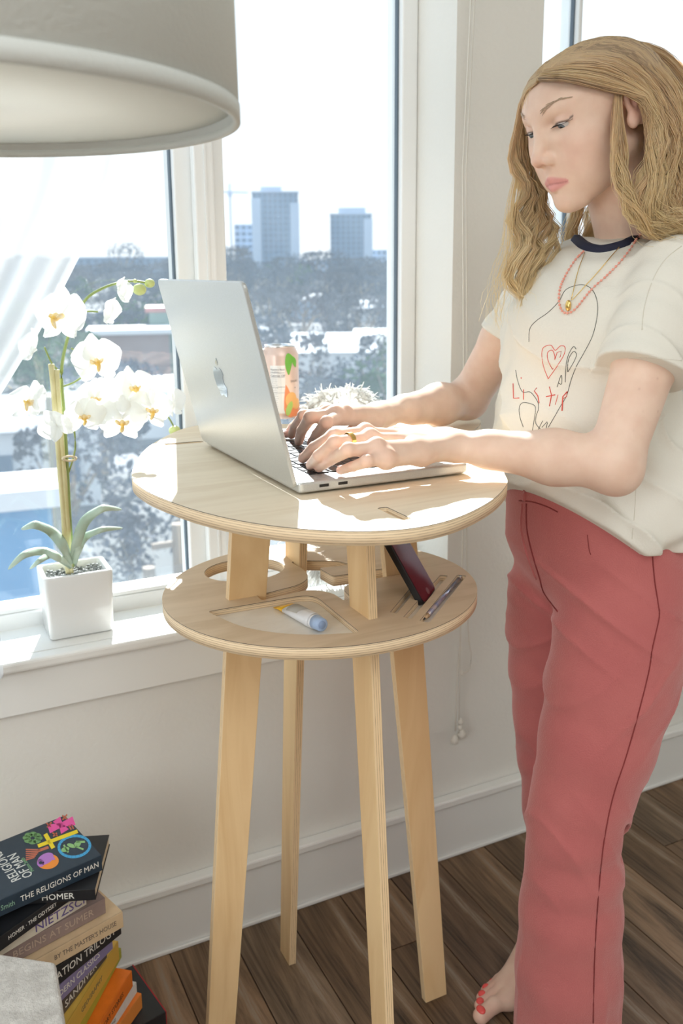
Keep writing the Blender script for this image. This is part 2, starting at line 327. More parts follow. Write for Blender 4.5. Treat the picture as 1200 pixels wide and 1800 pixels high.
for d in ((0, 1), (0, -1), (-1, 0), (1, 0)): leg(*d, 0)

# ---------------------------------------------------------------- laptop: opened towards the woman, lid back to the left
LX0, LX1, LY0, LY1 = .427, .676, .986, 1.350; LB = TT+.003; LT = .0135
MALU = noisy('silver_aluminium', (.56, .57, .56), (.60, .61, .60), 700, .36, metal=.6); MKEY = mat('black_key', (.018, .018, .02), .28, spec=.6)
laptop = empty('laptop', (LX1, LY0, TT), 0, 'open silver laptop on the round plywood tabletop', 'laptop')
def lp(o): o.parent = laptop; o.matrix_parent_inverse = Matrix.Translation(-Vector(laptop.location)); return o
base = rounded([(LX0, LY0), (LX1, LY0), (LX1, LY1), (LX0, LY1)], [.006, .012, .012, .006], 5)
def prism(name, poly, z0, z1, m, inset=0, **kw):
    bm = bmesh.new(); a = [bm.verts.new((p[0], p[1], z0)) for p in poly]; b_ = [bm.verts.new((p[0], p[1], z1)) for p in poly]; n = len(poly)
    for i in range(n): bm.faces.new((a[i], a[(i+1) % n], b_[(i+1) % n], b_[i]))
    bm.faces.new(a[::-1]); bm.faces.new(b_); return bm_obj(name, bm, m, **kw)
lp(prism('base', base, LB, LB+LT, MALU, bevel=.003, seg=3))
for (x, y) in ((LX0+.02, LY0+.03), (LX1-.02, LY0+.03), (LX0+.02, LY1-.03), (LX1-.02, LY1-.03)): lp(lathe('rubber_foot', [(.007, 0), (.007, .0035)], MKEY, loc=(x, y, TT), seg=16))
zt = LB+LT
for x in (LX0+.034, LX0+.060): lp(prism('port', rounded([(x-.0065, LY0-.0006), (x+.0065, LY0-.0006), (x+.0065, LY0+.004), (x-.0065, LY0+.004)], .0004, 1), LB+.0052, LB+.0088, mat('port_black', (.01, .01, .01), .4), bevel=.001))
# keyboard: rows run along y, first row near the hinge
kb = empty('keyboard', (0, 0, 0)); lp(kb); kb.parent = laptop
KY0, KY1, KX0 = LY0+.034, LY1-.034, LX0+.030; ph = .0188
kme = {}
for r in range(6):
    depth = .0095 if r == 0 else .0165; x = KX0 + (0 if r == 0 else .0115+(r-1)*ph)
    cells = {0: [1]*14, 1: [1]*13+[1.5], 2: [1.5]+[1]*13, 3: [1.8]+[1]*11+[1.8], 4: [2.3]+[1]*10+[2.3], 5: [1, 1, 1, 1.25, 5.2, 1.25, 1, 1, 1, 1]}[r]
    tot = sum(cells); u = (KY1-KY0)/tot; y = KY0
    for c in cells:
        w = round(c*u-.0024, 4); key = (w, depth)
        if key not in kme:
            bm = bmesh.new(); bx(bm, 0, depth, 0, w, 0, .0012); bmesh.ops.recalc_face_normals(bm, faces=bm.faces)
            bmesh.ops.bevel(bm, geom=[e for e in bm.edges], offset=.0006, segments=1, affect='EDGES'); me = bpy.data.meshes.new('key'); bm.to_mesh(me); bm.free(); me.materials.append(MKEY); kme[key] = me
        k = link('key', kme[key], None, laptop); k.matrix_parent_inverse = Matrix.Translation(-Vector(laptop.location)); k.location = (x, y+.0012, zt+.0001); y += c*u
bpy.data.objects.remove(kb)
lp(prism('trackpad', rounded([(LX1-.095, LY0+.11), (LX1-.008, LY0+.11), (LX1-.008, LY1-.11), (LX1-.095, LY1-.11)], .005, 3), zt-.0002, zt+.0003, mat('trackpad_glass', (.66, .66, .65), .3, metal=.4)))
for s in (0, 1): lp(box('speaker_grille', KX0, LX1-.13, (LY0+.012 if s == 0 else LY1-.028), (LY0+.028 if s == 0 else LY1-.012), zt-.0001, zt+.0002, mat('grille', (.5, .5, .49), .5, metal=.4)))
LA = math.radians(13.5); LH = .256
lm = Matrix.Translation((LX0-.001, LY0, zt-.006)) @ Matrix.Rotation(-LA, 4, 'Y')      # local: z up the lid, y along the hinge, -x to the back
lid = empty('lid', (0, 0, 0)); bpy.data.objects.remove(lid)
def yz_prism(name, poly, x0, x1, m, **kw):
    bm = bmesh.new(); a = [bm.verts.new(lm @ Vector((x0, p[0], p[1]))) for p in poly]; b_ = [bm.verts.new(lm @ Vector((x1, p[0], p[1]))) for p in poly]; n = len(poly)
    for i in range(n): bm.faces.new((a[i], a[(i+1) % n], b_[(i+1) % n], b_[i]))
    bm.faces.new(a[::-1]); bm.faces.new(b_); return lp(bm_obj(name, bm, m, **kw))
LWd = LY1-LY0
lido = yz_prism('lid', rounded([(0, 0), (LWd, 0), (LWd, LH), (0, LH)], [.010, .010, .012, .012], 5), -.0055, 0, MALU, bevel=.0015, seg=2)
yz_prism('screen', rounded([(.006, .012), (LWd-.006, .012), (LWd-.006, LH-.006), (.006, LH-.006)], .006, 4), 0, .0008, mat('screen_glass', (.02, .022, .026), .08))
# the fruit emblem with bite and leaf on the lid's back, a mirror inlay
def emblem():
    R = .0215; body = catmull([(0, .78), (.35, .92), (.72, .82), (.93, .52), (.78, .38), (.66, .14), (.74, -.16), (.95, -.36), (.76, -.74), (.48, -1.0), (.2, -.93), (0, -.88), (-.2, -.93), (-.48, -1.0), (-.78, -.72), (-.99, -.2), (-1.0, .3), (-.76, .76), (-.38, .92)], 5)
    leaf = catmull([(-.02, 1.02), (.06, 1.32), (.36, 1.56), (.42, 1.3), (.28, 1.1)], 5)
    for nm, poly in (('emblem', body), ('emblem', leaf)):
        yz_prism(nm, [(LWd/2-p[0]*R, LH/2-.010+p[1]*R) for p in poly], -.0060, -.0053, mat('mirror_inlay', (.34, .40, .48), .10, metal=1))
emblem()
# ---------------------------------------------------------------- the town outside, seen from a third floor
def at(px, d, z): # point in the town at distance d along the sight line of column px, at height z
    r = ray((px, 469)); h = Vector((r.x, r.y, 0)); r = h/h.length; return Vector((r.x*d, r.y*d, z))
GZ = -10.
def hill(x, y):
    d = math.hypot(x, y); return GZ + 7.5*max(0, min(1, (d-140)/420))**1.2 + 1.0*math.sin(x*.031+1)*math.cos(y*.027)*min(1, d/120)
MTOWN = noisy('town_ground', (.10, .11, .11), (.17, .175, .18), .05, .95, detail=8)
bm = bmesh.new(); ra = [8, 16, 26, 38, 52, 68, 86, 108, 135, 170, 215, 280, 370, 500, 700, 1100, 2200]; na = 60; rows = []
a0 = math.atan2(ray((600, 469)).y, ray((600, 469)).x)
for r_ in ra: rows.append([bm.verts.new((r_*math.cos(a0-1.1+2.2*k/na), r_*math.sin(a0-1.1+2.2*k/na), hill(r_*math.cos(a0-1.1+2.2*k/na), r_*math.sin(a0-1.1+2.2*k/na)))) for k in range(na+1)])
for i in range(len(rows)-1):
    for k in range(na): bm.faces.new((rows[i][k], rows[i][k+1], rows[i+1][k+1], rows[i+1][k]))
g = struct(bm_obj('ground', bm, MTOWN, smooth=True))
MSTREET = mat('pale_street', (.26, .27, .29), .9, spec=.1)
def bld(name, px, d, w, dep, h, m, label, cat='building', roof=None, rm=None, rz=0, z=None, windows=None, group=None):
    p = at(px, d, 0); z = hill(p.x, p.y) if z is None else z
    e = empty(name, (p.x, p.y, z), math.atan2(p.y, p.x)-math.pi/2+rz, label, cat, group)
    box('wall', -w/2, w/2, 0, dep, -1, h, m, e)
    if roof == 'gable':
        bm = bmesh.new(); o = .5; hh = w*.22
        v = [bm.verts.new(c) for c in ((-w/2-o, -o, h), (w/2+o, -o, h), (w/2+o, dep+o, h), (-w/2-o, dep+o, h), (-w/2-o, dep/2, h+hh), (w/2+o, dep/2, h+hh))]
        for f in ((0, 1, 5, 4), (2, 3, 4, 5), (1, 2, 5), (3, 0, 4), (0, 3, 2, 1)): bm.faces.new([v[i] for i in f])
        bm_obj('roof', bm, rm, e)
    elif roof == 'flat': box('roof', -w/2-.4, w/2+.4, -.4, dep+.4, h, h+.5, rm, e)
    if windows:
        nx_, nz_, fw, fh, wm = windows; bw, bh = w/nx_, h/nz_; me = None
        for i in range(nx_):
            for j in range(nz_):
                if me is None:
                    bm = bmesh.new(); bx(bm, -bw*fw/2, bw*fw/2, -.25, .1, -bh*fh/2, bh*fh/2); bmesh.ops.recalc_face_normals(bm, faces=bm.faces); me = bpy.data.meshes.new('window'); bm.to_mesh(me); bm.free(); me.materials.append(wm)
                o = link('window', me, None, e); o.location = (-w/2+bw*(i+.5), 0, bh*(j+.5))
    return e
MT1 = mat('tower_pale', (.50, .60, .74), .7); MT2 = mat('tower_blue', (.20, .30, .44), .4); MTW = mat('dark_windows', (.13, .19, .27), .3)  # distance haze is put into these pale blue tower colours
MHW = mat('house_white', (.8, .82, .84), .7); MRF = mat('white_roof', (.86, .88, .9), .6); MPK = mat('pink_brick', (.36, .27, .25), .9, spec=.1); MBL = mat('blue_cladding', (.10, .32, .60), .5); MGR = mat('grey_roof', (.4, .42, .45), .8)
# towers on the skyline
t = bld('apartment_tower', 486, 420, 20.5, 18, 43-3.5, MT2, 'tall stepped apartment tower on the skyline, left of the two towers', roof='flat', rm=MT1, windows=(9, 16, .5, .62, MTW))
box('pier', -10.6, -6.5, -.6, 3, 0, 37, MT1, t); box('pier', 6.6, 10.6, -.6, 3, 0, 35, MT1, t); box('penthouse', -6.5, 3, 3, 14, 39, 42.2, MT1, t)
t = bld('construction_tower', 430, 452, 9, 9, 27, MT1, 'unfinished open framed block beside the tallest tower', windows=(3, 9, .7, .62, MTW))
c = empty('tower_crane', (*at(408, 432, 0).xy, -3), 0, 'thin tower crane over the unfinished block', 'crane'); box('mast', -.35, .35, -.35, .35, 0, 42, MT1, c); box('jib', -3, 9, -.3, .3, 38, 38.7, MT1, c); box('cab', -.8, .8, -.8, .8, 36.5, 38, MT1, c)
t = bld('apartment_tower', 617, 440, 19.5, 16, 34-3, MT2, 'round shouldered apartment tower on the skyline, nearer the woman', roof='flat', rm=MT1, windows=(8, 13, .5, .6, MTW))
box('penthouse', -6, 7, 2, 12, 31.5, 34.2, MT1, t); box('pier', 6, 10.2, -.6, 3, 0, 29, MT1, t)
bld('office_block', 675, 462, 13, 14, 14.5, MT1, 'low pale office block to the right of the second tower', windows=(5, 5, .5, .5, MTW))
bld('apartment_block', 215, 412, 50, 16, 11.5, MT2, 'long low apartment block on the skyline behind the orchid', roof='flat', rm=MT1, windows=(16, 4, .45, .5, MTW))
bld('office_block', 600, 520, 90, 14, 8, MT1, 'long hazy row of blocks below the towers', windows=(18, 2, .5, .5, MTW))
# houses
bld('house', 585, 78, 6.5, 6, 4.2, MHW, 'white roofed house in the trees behind the drink can, nearest one', roof='gable', rm=MRF, z=-10)
bld('house', 668, 94, 4.6, 6, 3.6, MHW, 'small white roofed house just right of the nearest white house', roof='gable', rm=MRF, z=-9.7)
bld('house', 534, 190, 6, 6, 4, mat('pale_blue_siding', (.45, .6, .78), .7), 'pale blue house with a white gable below the left tower', roof='gable', rm=MRF)
bld('house', 655, 185, 6.5, 6, 2.6, MHW, 'white roofed house on the slope below the second tower', roof='gable', rm=MRF)
bld('house', 430, 120, 6, 6, 3, MHW, 'white roofed house beside the laptop lid edge', roof='gable', rm=MGR)
bld('shop_building', 222, 92, 7.5, 6, 3.6, MPK, 'low pink brick building seen between the orchid and laptop', roof='flat', rm=MRF, z=-8.6)
bld('shop_building', 297, 99, 4.6, 6, 5.6, mat('sign_green', (.22, .32, .28), .6), 'green and red shop front beside the window post', roof='flat', rm=mat('sign_red', (.45, .2, .18), .6), z=-8.8)
bld('warehouse', 268, 62, 5.5, 8, 2.4, MHW, 'flat white roofed warehouse behind the orchid flowers', roof='flat', rm=MRF, z=-9.6)
bld('house', 30, 44, 6, 6, 3.8, MHW, 'grey white house at the left behind the orchid', roof='gable', rm=MGR, z=-9.8, windows=(2, 1, .4, .4, MTW))
bld('storage_shed', -42, 24, 2.6, 1.6, 6.5, MBL, 'bright blue clad shed down at the lower left', roof='flat', rm=MHW, z=-11.2)
bld('storage_shed', -60, 16.5, 3.6, 3, 2.0, MBL, 'low blue shed with a brown band beside the flower pot', roof='flat', rm=MPK, z=-11.2)
struct(box('street', -16, 30, 15.5, 24, -11.6, -9.97, MSTREET)); struct(box('street', -60, 80, 50, 55, -11, -9.9, MSTREET))
# utility poles
MPOLE = mat('weathered_pole', (.34, .28, .22), .9)
for px, d, h, lb in ((70, 31, 7.6, 'brown utility pole behind the bamboo stake'), (232, 22, 4.4, 'short brown post left of the table edge'), (290, 23, 5.2, 'short brown post right under the table edge')):
    p = at(px, d, 0); bm = bmesh.new(); tube_mesh(bm, [(0, 0, 0), (0, 0, h)], [.2, .16], 8); bx(bm, -.7, .7, -.06, .06, h-.6, h-.45); o = bm_obj('utility_pole', bm, MPOLE); o.location = (p.x, p.y, -10.4); tag(o, lb, 'pole', 'poles along the street')
# trees: bare winter crowns and a few green ones
def crown(seed, n, leaf):
    r = np.random.default_rng(seed); P = r.normal(size=(n, 3)); P /= np.linalg.norm(P, axis=1)[:, None]; P *= (r.uniform(.25, 1, (n, 1))**.5)*np.array([1, 1, .8]); P[:, 2] += 1.35
    P += .22*np.sin(P*4+seed)
    U = r.normal(size=(n, 3)); U /= np.linalg.norm(U, axis=1)[:, None]; V = np.cross(U, r.normal(size=(n, 3))); V /= np.linalg.norm(V, axis=1)[:, None]
    s = r.uniform(.5, 1.2, (n, 1))*leaf; v = np.stack([P-U*s, P+V*s*.6, P+U*s, P-V*s*.6], 1).reshape(-1, 3)
    me = bpy.data.meshes.new('crown'); me.from_pydata(v.tolist(), [], [(4*i, 4*i+1, 4*i+2, 4*i+3) for i in range(n)]); return me
TM = [mat('bare_crown', (.11, .13, .165), .9, spec=0.), mat('grey_brown_crown', (.15, .155, .175), .9, spec=0.), mat('green_crown', (.08, .15, .07), .9, spec=0.)]
def trunk():
    bm = bmesh.new(); tube_mesh(bm, [(0, 0, -.3), (0, .02, .5), (.05, 0, 1.2)], [.09, .07, .03], 6)
    for a in range(5): c_, s_ = math.cos(a*1.3), math.sin(a*1.3); tube_mesh(bm, [(0, 0, .5+.1*a), (c_*.4, s_*.4, 1.1+.1*a), (c_*.6, s_*.6, 1.6)], [.04, .025, .01], 5)
    me = bpy.data.meshes.new('trunk'); bm.to_mesh(me); bm.free(); me.materials.append(MPOLE); return me
TR = trunk(); CR = []
for i in range(6):
    me = crown(i, 800, .085 if i < 4 else .10); me.materials.append(TM[i % 2] if i < 4 else TM[2]); CR.append(me)
def tree(px, d, s, kind):
    p = at(px, d, 0); e = empty('tree', (p.x, p.y, hill(p.x, p.y)), random.uniform(0, 6))
    where = 'the left window pane' if px < 350 else 'the middle window pane' if px < 800 else 'the right hand window'
    how = 'nearby' if d < 80 else 'distant hazy' if d > 200 else 'middle distance'
    tag(e, ('green leafed %s tree on the slope seen through %s' if kind >= 4 else 'bare brown %s tree on the slope seen through %s') % (how, where), 'tree', ('green ' if kind >= 4 else 'bare ')+how+' trees through '+where)
    e.scale = (s, s, s*random.uniform(.85, 1.1)); link('crown', CR[kind], None, e); link('trunk', TR, None, e)
taken = []
def free(px, d, rad, k=.8):
    p = at(px, d, 0)
    for q, r_ in taken:
        if math.hypot(p.x-q.x, p.y-q.y) < (rad+r_)*k: return False
    taken.append((p, rad)); return True
for o in list(bpy.data.objects):
    if o.parent is None and o.get('category') in ('building', 'crane'): taken.append((o.location, 5 if o.location.length < 300 else 14))
near = [(690, 55, 3.2, 4), (640, 60, 2.6, 0), (560, 48, 2.9, 2), (600, 40, 2.6, 3), (680, 38, 3.0, 1), (520, 60, 3, 1), (650, 74, 2.4, 5), (160, 44, 2.8, 0), (100, 36, 2.6, 1), (220, 40, 2.6, 2), (300, 34, 2.8, 3), (60, 60, 3.2, 4), (200, 27, 1.8, 3), (310, 27, 2.0, 2), (150, 30, 2.2, 5)]
for px, d, s, k in near:
    for q in range(12):
        if free(px, d, s, .98): tree(px, d, s, k); break
        d += 3.5
n_t = 0
for i in range(3000):
    if n_t > 190: break
    d = 66+330*random.random()**1.15; px = random.choice([random.uniform(-40, 330), random.uniform(395, 720), random.uniform(395, 720), random.uniform(960, 1230)])
    if d < 96 and (555 < px < 690 or 180 < px < 330): continue
    s = random.uniform(2.6, 4.2)*(1+d/500)
    if free(px, d, s, 1.12): tree(px, d, s, random.choice([0, 1, 2, 3, 0, 1, 2, 3, 4])); n_t += 1
# ---------------------------------------------------------------- drum shaded floor lamp, close to the camera
LC = _r*-.3314 + _f*.7715; LZ = EYE+.1197; LR = .25
def cloth(name, col, tr=.4, rough=.9, alpha=0, bump=None, trcol=None):
    m = bpy.data.materials.new(name); m.use_nodes = True; nt = m.node_tree; nt.nodes.clear(); o = N(nt, 'ShaderNodeOutputMaterial')
    d = N(nt, 'ShaderNodeBsdfDiffuse'); d.inputs[0].default_value = (*col, 1); t = N(nt, 'ShaderNodeBsdfTranslucent'); t.inputs[0].default_value = (*(trcol or col), 1)
    mx = N(nt, 'ShaderNodeMixShader'); mx.inputs[0].default_value = tr; nt.links.new(d.outputs[0], mx.inputs[1]); nt.links.new(t.outputs[0], mx.inputs[2]); last = mx
    if bump:
        n = N(nt, 'ShaderNodeTexNoise', Scale=bump[0], Detail=2); mp = mapped(nt); nt.links.new(mp.outputs[0], n.inputs['Vector']); b = N(nt, 'ShaderNodeBump', Strength=bump[1], Distance=.002); nt.links.new(n.outputs[0], b.inputs['Height'])
        nt.links.new(b.outputs[0], d.inputs['Normal'])
    if alpha:
        a = N(nt, 'ShaderNodeBsdfTransparent'); m2 = N(nt, 'ShaderNodeMixShader'); m2.inputs[0].default_value = alpha; nt.links.new(mx.outputs[0], m2.inputs[1]); nt.links.new(a.outputs[0], m2.inputs[2]); last = m2
    nt.links.new(last.outputs[0], o.inputs[0]); return m
MSHADE = cloth('shade_linen', (.76, .785, .75), .12, bump=(260, .25)); MDIFF = cloth('shade_diffuser', (.86, .86, .83), .5)
MBRASS = mat('brushed_steel', (.6, .58, .54), .35, metal=1)
lamp = empty('pendant_lamp', (LC.x, LC.y, 0), 0, 'hanging lamp with a big white drum shade, nearest the camera', 'lamp')
def lathep(nm, prof, m, parent, **k): return lathe(nm, prof, m, parent, **k)
lathep('ceiling_rose', [(.001, CEIL-.03), (.05, CEIL-.03), (.06, CEIL), (.001, CEIL)], MBRASS, lamp)
lathep('cable', [(.003, LZ+.2), (.003, CEIL-.03)], MBRASS, lamp, seg=12)
lathep('lamp_holder', [(.001, LZ+.12), (.02, LZ+.12), (.022, LZ+.2), (.001, LZ+.21)], MBRASS, lamp, seg=20)
pl_ = bpy.data.lights.new('bulb', 'POINT'); plo = bpy.data.objects.new('bulb', pl_); COL.objects.link(plo); plo.location = (LC.x, LC.y, LZ+.17); pl_.energy = 2.2; pl_.shadow_soft_size = .06; pl_.color = (1, .98, .94)
sh_ = lathep('shade', [(LR, LZ), (LR*.985, LZ+.30), (LR*.985-.003, LZ+.30), (LR-.004, LZ), (LR, LZ)], MSHADE, lamp, seg=128, cap0=False, cap1=False)
t_ = lathep('shade_trim', [(LR+.0008, LZ-.001), (LR+.0008, LZ+.012), (LR-.0005, LZ+.013), (LR-.005, LZ+.004), (LR-.005, LZ-.001), (LR+.0008, LZ-.001)], MSHADE, lamp, seg=128, cap0=False, cap1=False); t_.parent = sh_
lathep('diffuser', [(.013, LZ+.012), (LR-.0055, LZ+.012), (LR-.0055, LZ+.014), (.013, LZ+.014), (.013, LZ+.012)], MDIFF, lamp, seg=96, cap0=False, cap1=False)
for a in range(3): tube('spoke', [(0.008*math.cos(a*2.094), .008*math.sin(a*2.094), LZ+.2), (LR*.985*math.cos(a*2.094)*.985, LR*.985*math.sin(a*2.094)*.985, LZ+.29)], .002, MBRASS, lamp, seg=6)

# ---------------------------------------------------------------- sheer curtain
MSHEER = cloth('sheer_voile', (.58, .60, .62), .5, alpha=.30)
edge = [PY(212, 255, 1.42), PY(206, 300, 1.42), PY(184, 370, 1.42), PY(150, 440, 1.42), PY(112, 515, 1.42), PY(70, 590, 1.42), PY(30, 655, 1.42), PY(-10, 720, 1.42)]
zs_ = [e.z for e in edge][::-1]; xs_ = [e.x for e in edge][::-1]
bm = bmesh.new(); nu, nv = 150, 60; vr = []
for j in range(nv+1):
    z = 2.40 - (2.40-.62)*j/nv
    xr = float(np.interp(z, zs_, xs_)) if z > zs_[0] else xs_[0]-.02
    if z > zs_[-1]: xr = xs_[-1]+.05*(z-zs_[-1])
    xl = -.62+.12*(1-abs(z-1.0)); row = []
    for i in range(nu+1):
        u = i/nu; amp = .026*(.35+.65*min(1, (xr-xl)/.8)); x = xl+(xr-xl)*u
        y = 1.415+amp*math.sin(u*62+2.5*math.sin(z*1.7))+.5*amp*math.sin(u*23+z*3)
        row.append(bm.verts.new((x, min(y, 1.44), z)))
    vr.append(row)
for j in range(nv):
    for i in range(nu): bm.faces.new((vr[j][i], vr[j][i+1], vr[j+1][i+1], vr[j+1][i]))
cur = bm_obj('sheer_curtain', bm, MSHEER, smooth=True); tag(cur, 'sheer white curtain pulled to the left of the window', 'curtain')
rod = empty('curtain_rod', (-.4, 1.415, 2.41), 0, 'thin white rod that carries the sheer curtain', 'rod')
tube('bar', [(-1.35, 0, 0), (1.0, 0, 0)], .009, MVINYL, rod, seg=12)
for x in (-1.3, .95): tube('bracket', [(x, 0, 0), (x, .06, 0)], .006, MVINYL, rod, seg=8)

# ---------------------------------------------------------------- orchid in a white pot on the sill
PX0, PX1, PY0_, PY1_, PH = .186, .2995, 1.500, 1.586, .112
orch = empty('potted_orchid', ((PX0+PX1)/2, (PY0_+PY1_)/2, SILL), 0, 'white flowering orchid in a square glossy white pot on the sill', 'plant')
OL = Vector(orch.location)
def op(o, par=None): o.parent = par or orch; o.matrix_parent_inverse = Matrix.Translation(-OL); return o
bm = bmesh.new(); cx, cy = (PX0+PX1)/2, (PY0_+PY1_)/2
def sq(hx, hy, z, r=.008): return [bm.verts.new((cx+p[0], cy+p[1], z)) for p in rounded([(-hx, -hy), (hx, -hy), (hx, hy), (-hx, hy)], r, 4)]
hx, hy = (PX1-PX0)/2, (PY1_-PY0_)/2
R_ = [sq(hx-.006, hy-.006, SILL+.0005), sq(hx-.003, hy-.003, SILL+.004), sq(hx+.001, hy, SILL+PH-.003), sq(hx, hy-.001, SILL+PH), sq(hx-.006, hy-.007, SILL+PH), sq(hx-.0075, hy-.008, SILL+PH-.003), sq(hx-.008, hy-.009, SILL+PH-.04, .006)]
for a, b_ in zip(R_, R_[1:]):
    for k in range(len(a)): bm.faces.new((a[k], a[(k+1) % len(a)], b_[(k+1) % len(a)], b_[k]))
bm.faces.new(R_[0][::-1]); bm.faces.new(R_[-1]); op(bm_obj('pot', bm, MWHITE, smooth=True))
bm = bmesh.new()
for i in range(260):
    c = Vector((cx+random.uniform(-1, 1)*(hx-.012), cy+random.uniform(-1, 1)*(hy-.013), SILL+PH-.016+random.uniform(0, .008)))
    bmesh.ops.create_icosphere(bm, subdivisions=1, radius=random.uniform(.0028, .005), matrix=Matrix.Translation(c) @ Euler((random.random()*3, random.random()*3, 0)).to_matrix().to_4x4() @ Matrix.Diagonal((1, .7, .6, 1)))
op(tag(bm_obj('gravel', bm, noisy('grey_gravel', (.06, .075, .07), (.42, .43, .42), 120, .6), smooth=False), kind='stuff'))
MLEAF = noisy('leaf_green', (.36, .46, .36), (.52, .62, .50), 14, .32, spec=.6); MSTEM = mat('stem_green', (.30, .38, .12), .5); MBAM = noisy('bamboo', (.62, .55, .26), (.72, .66, .38), 30, .5)
def strip(name, pts, w, m, par=None, cup=.25, th=.0014, nrm=(0, 0, 1)):
    P = catmull(pts, 6, False); n = len(P)-1; bm = bmesh.new(); rows = []
    for i, p in enumerate(P):
        t = i/n; ww = w*.50*max(0., math.sin(math.pi*(.12+.88*t)))**.6*.5+.0006
        d = (P[min(i+1, n)]-P[max(i-1, 0)]).normalized(); s = d.cross(Vector(nrm)).normalized(); q = s.cross(d).normalized()
        rows.append([bm.verts.new(p+s*ww*k/2+q*ww*cup*abs(k/2)**1.5) for k in (-2, -1, 0, 1, 2)])
    for a, b_ in zip(rows, rows[1:]):
        for k in range(4): bm.faces.new((a[k], a[k+1], b_[k+1], b_[k]))
    o = bm_obj(name, bm, m, smooth=True); so_ = o.modifiers.new('t', 'SOLIDIFY'); so_.thickness = th; return op(o, par)
yo_ = 1.545
def Q(px, py, y=yo_): return PY(px, py, y)
root = Q(125, 992)
for pts, w in (([(128, 993), (112, 960), (92, 935), (62, 922), (38, 930)], .036), ([(126, 996), (105, 980), (75, 968), (42, 975), (14, 1001)], .030), ([(130, 992), (135, 955), (150, 915), (180, 893), (214, 895)], .034),
               ([(131, 994), (138, 965), (150, 943), (180, 930), (216, 928)], .026), ([(128, 996), (115, 985), (90, 975), (70, 985), (52, 1000)], .022)):
    strip('leaf', [Q(p[0], p[1], yo_ - .02*(k % 2) - (.03 if pts[-1][0] < 100 and w < .031 else 0)*k/4) for k, p in enumerate(pts)], w, MLEAF, cup=-.3, nrm=(.1, -.75, .65))
for k, (a, b_) in enumerate((((119, 995), (90, 640)), ((124, 995), (99, 650)))):
    A, B = Q(*a), Q(*b_, 1.54); A.z = min(A.z, SILL+PH-.03); pts = [A.lerp(B, t) for t in np.linspace(0, 1, 13)]
    tube('stake', pts, [.0042 if i % 3 else .0050 for i in range(13)], MBAM, seg=10).parent = orch; bpy.data.objects[-1] if False else None
for o in list(bpy.data.objects):
    if o.name.startswith('stake'): op(o)
st = catmull([Q(*p) for p in ((128, 996), (122, 900), (117, 800), (112, 720), (108, 655), (116, 605), (132, 560), (152, 525), (182, 506), (210, 497), (236, 494), (262, 498))], 5, False)
op(tube('stem', st, [.0032*(1-.45*i/len(st)) for i in range(len(st))], MSTEM, seg=8))
for pts in (((121, 830), (132, 790), (130, 750)), ((108, 655), (92, 640), (78, 610)), ((108, 680), (130, 672), (155, 655)), ((115, 745), (95, 735), (78, 725)), ((132, 560), (150, 548), (172, 548)), ((125, 745), (150, 735), (175, 725)), ((175, 725), (230, 700), (290, 725)), ((290, 725), (300, 740), (306, 752)), ((125, 612), (140, 620), (158, 630))):
    op(tube('flower_stalk', catmull([Q(*p) for p in pts], 4, False), .0016, MSTEM, seg=6))
tie = tube('raffia_tie', [Q(122+12*math.cos(a)*1.0, 806+4*math.sin(a), 1.53+.012*math.sin(a)) for a in np.linspace(0, 6.1, 14)], .002, mat('raffia', (.75, .62, .42), .8), seg=6); op(tie)
MPET = cloth('orchid_petal', (.90, .90, .87), .45, trcol=(.95, .96, .93)); MLIP = noisy('orchid_lip', (.95, .62, .12), (.98, .85, .6), 90, .6); MCOR = mat('lip_spots', (.75, .25, .12), .6); MBUD = mat('green_bud', (.62, .70, .28), .5)
def petal_me(L, w, curl, nm):
    bm = bmesh.new(); rows = []
    for i in range(9):
        t = i/8; ww = w*(math.sin(math.pi*(t*.94+.03))**.62)/2*(.55+.45*math.sin(t*math.pi)) + .0008
        rows.append([bm.verts.new((s*ww, t*L, curl*math.sin(t*2.4)*L*.35 - .25*ww*abs(s)**2 + .0012*math.sin(s*5+t*7))) for s in np.linspace(-1, 1, 7)])
    for a, b_ in zip(rows, rows[1:]):
        for k in range(6): bm.faces.new((a[k], a[k+1], b_[k+1], b_[k]))
    me = bpy.data.meshes.new(nm); bm.to_mesh(me); bm.free(); me.materials.append(MPET); me.polygons.foreach_set('use_smooth', [True]*len(me.polygons)); return me
PB = petal_me(.036, .044, -.3, 'petal'); PS = petal_me(.036, .024, -.25, 'sepal'); PB2 = petal_me(.036, .046, .5, 'petal')
bm = bmesh.new()
bmesh.ops.create_uvsphere(bm, u_segments=12, v_segments=8, radius=1, matrix=Matrix.Translation((0, -.004, .007)) @ Matrix.Diagonal((.0045, .006, .006, 1)))
for s in (-1, 1): bmesh.ops.create_uvsphere(bm, u_segments=10, v_segments=6, radius=1, matrix=Matrix.Translation((s*.0065, -.003, .006)) @ Matrix.Rotation(s*.7, 4, 'Z') @ Matrix.Diagonal((.0055, .0028, .007, 1)))
bmesh.ops.create_uvsphere(bm, u_segments=10, v_segments=6, radius=1, matrix=Matrix.Translation((0, -.012, .011)) @ Matrix.Rotation(.6, 4, 'X') @ Matrix.Diagonal((.0035, .0085, .002, 1)))
LM = bpy.data.meshes.new('lip'); bm.to_mesh(LM); bm.free(); LM.materials.append(MLIP); LM.polygons.foreach_set('use_smooth', [True]*len(LM.polygons))
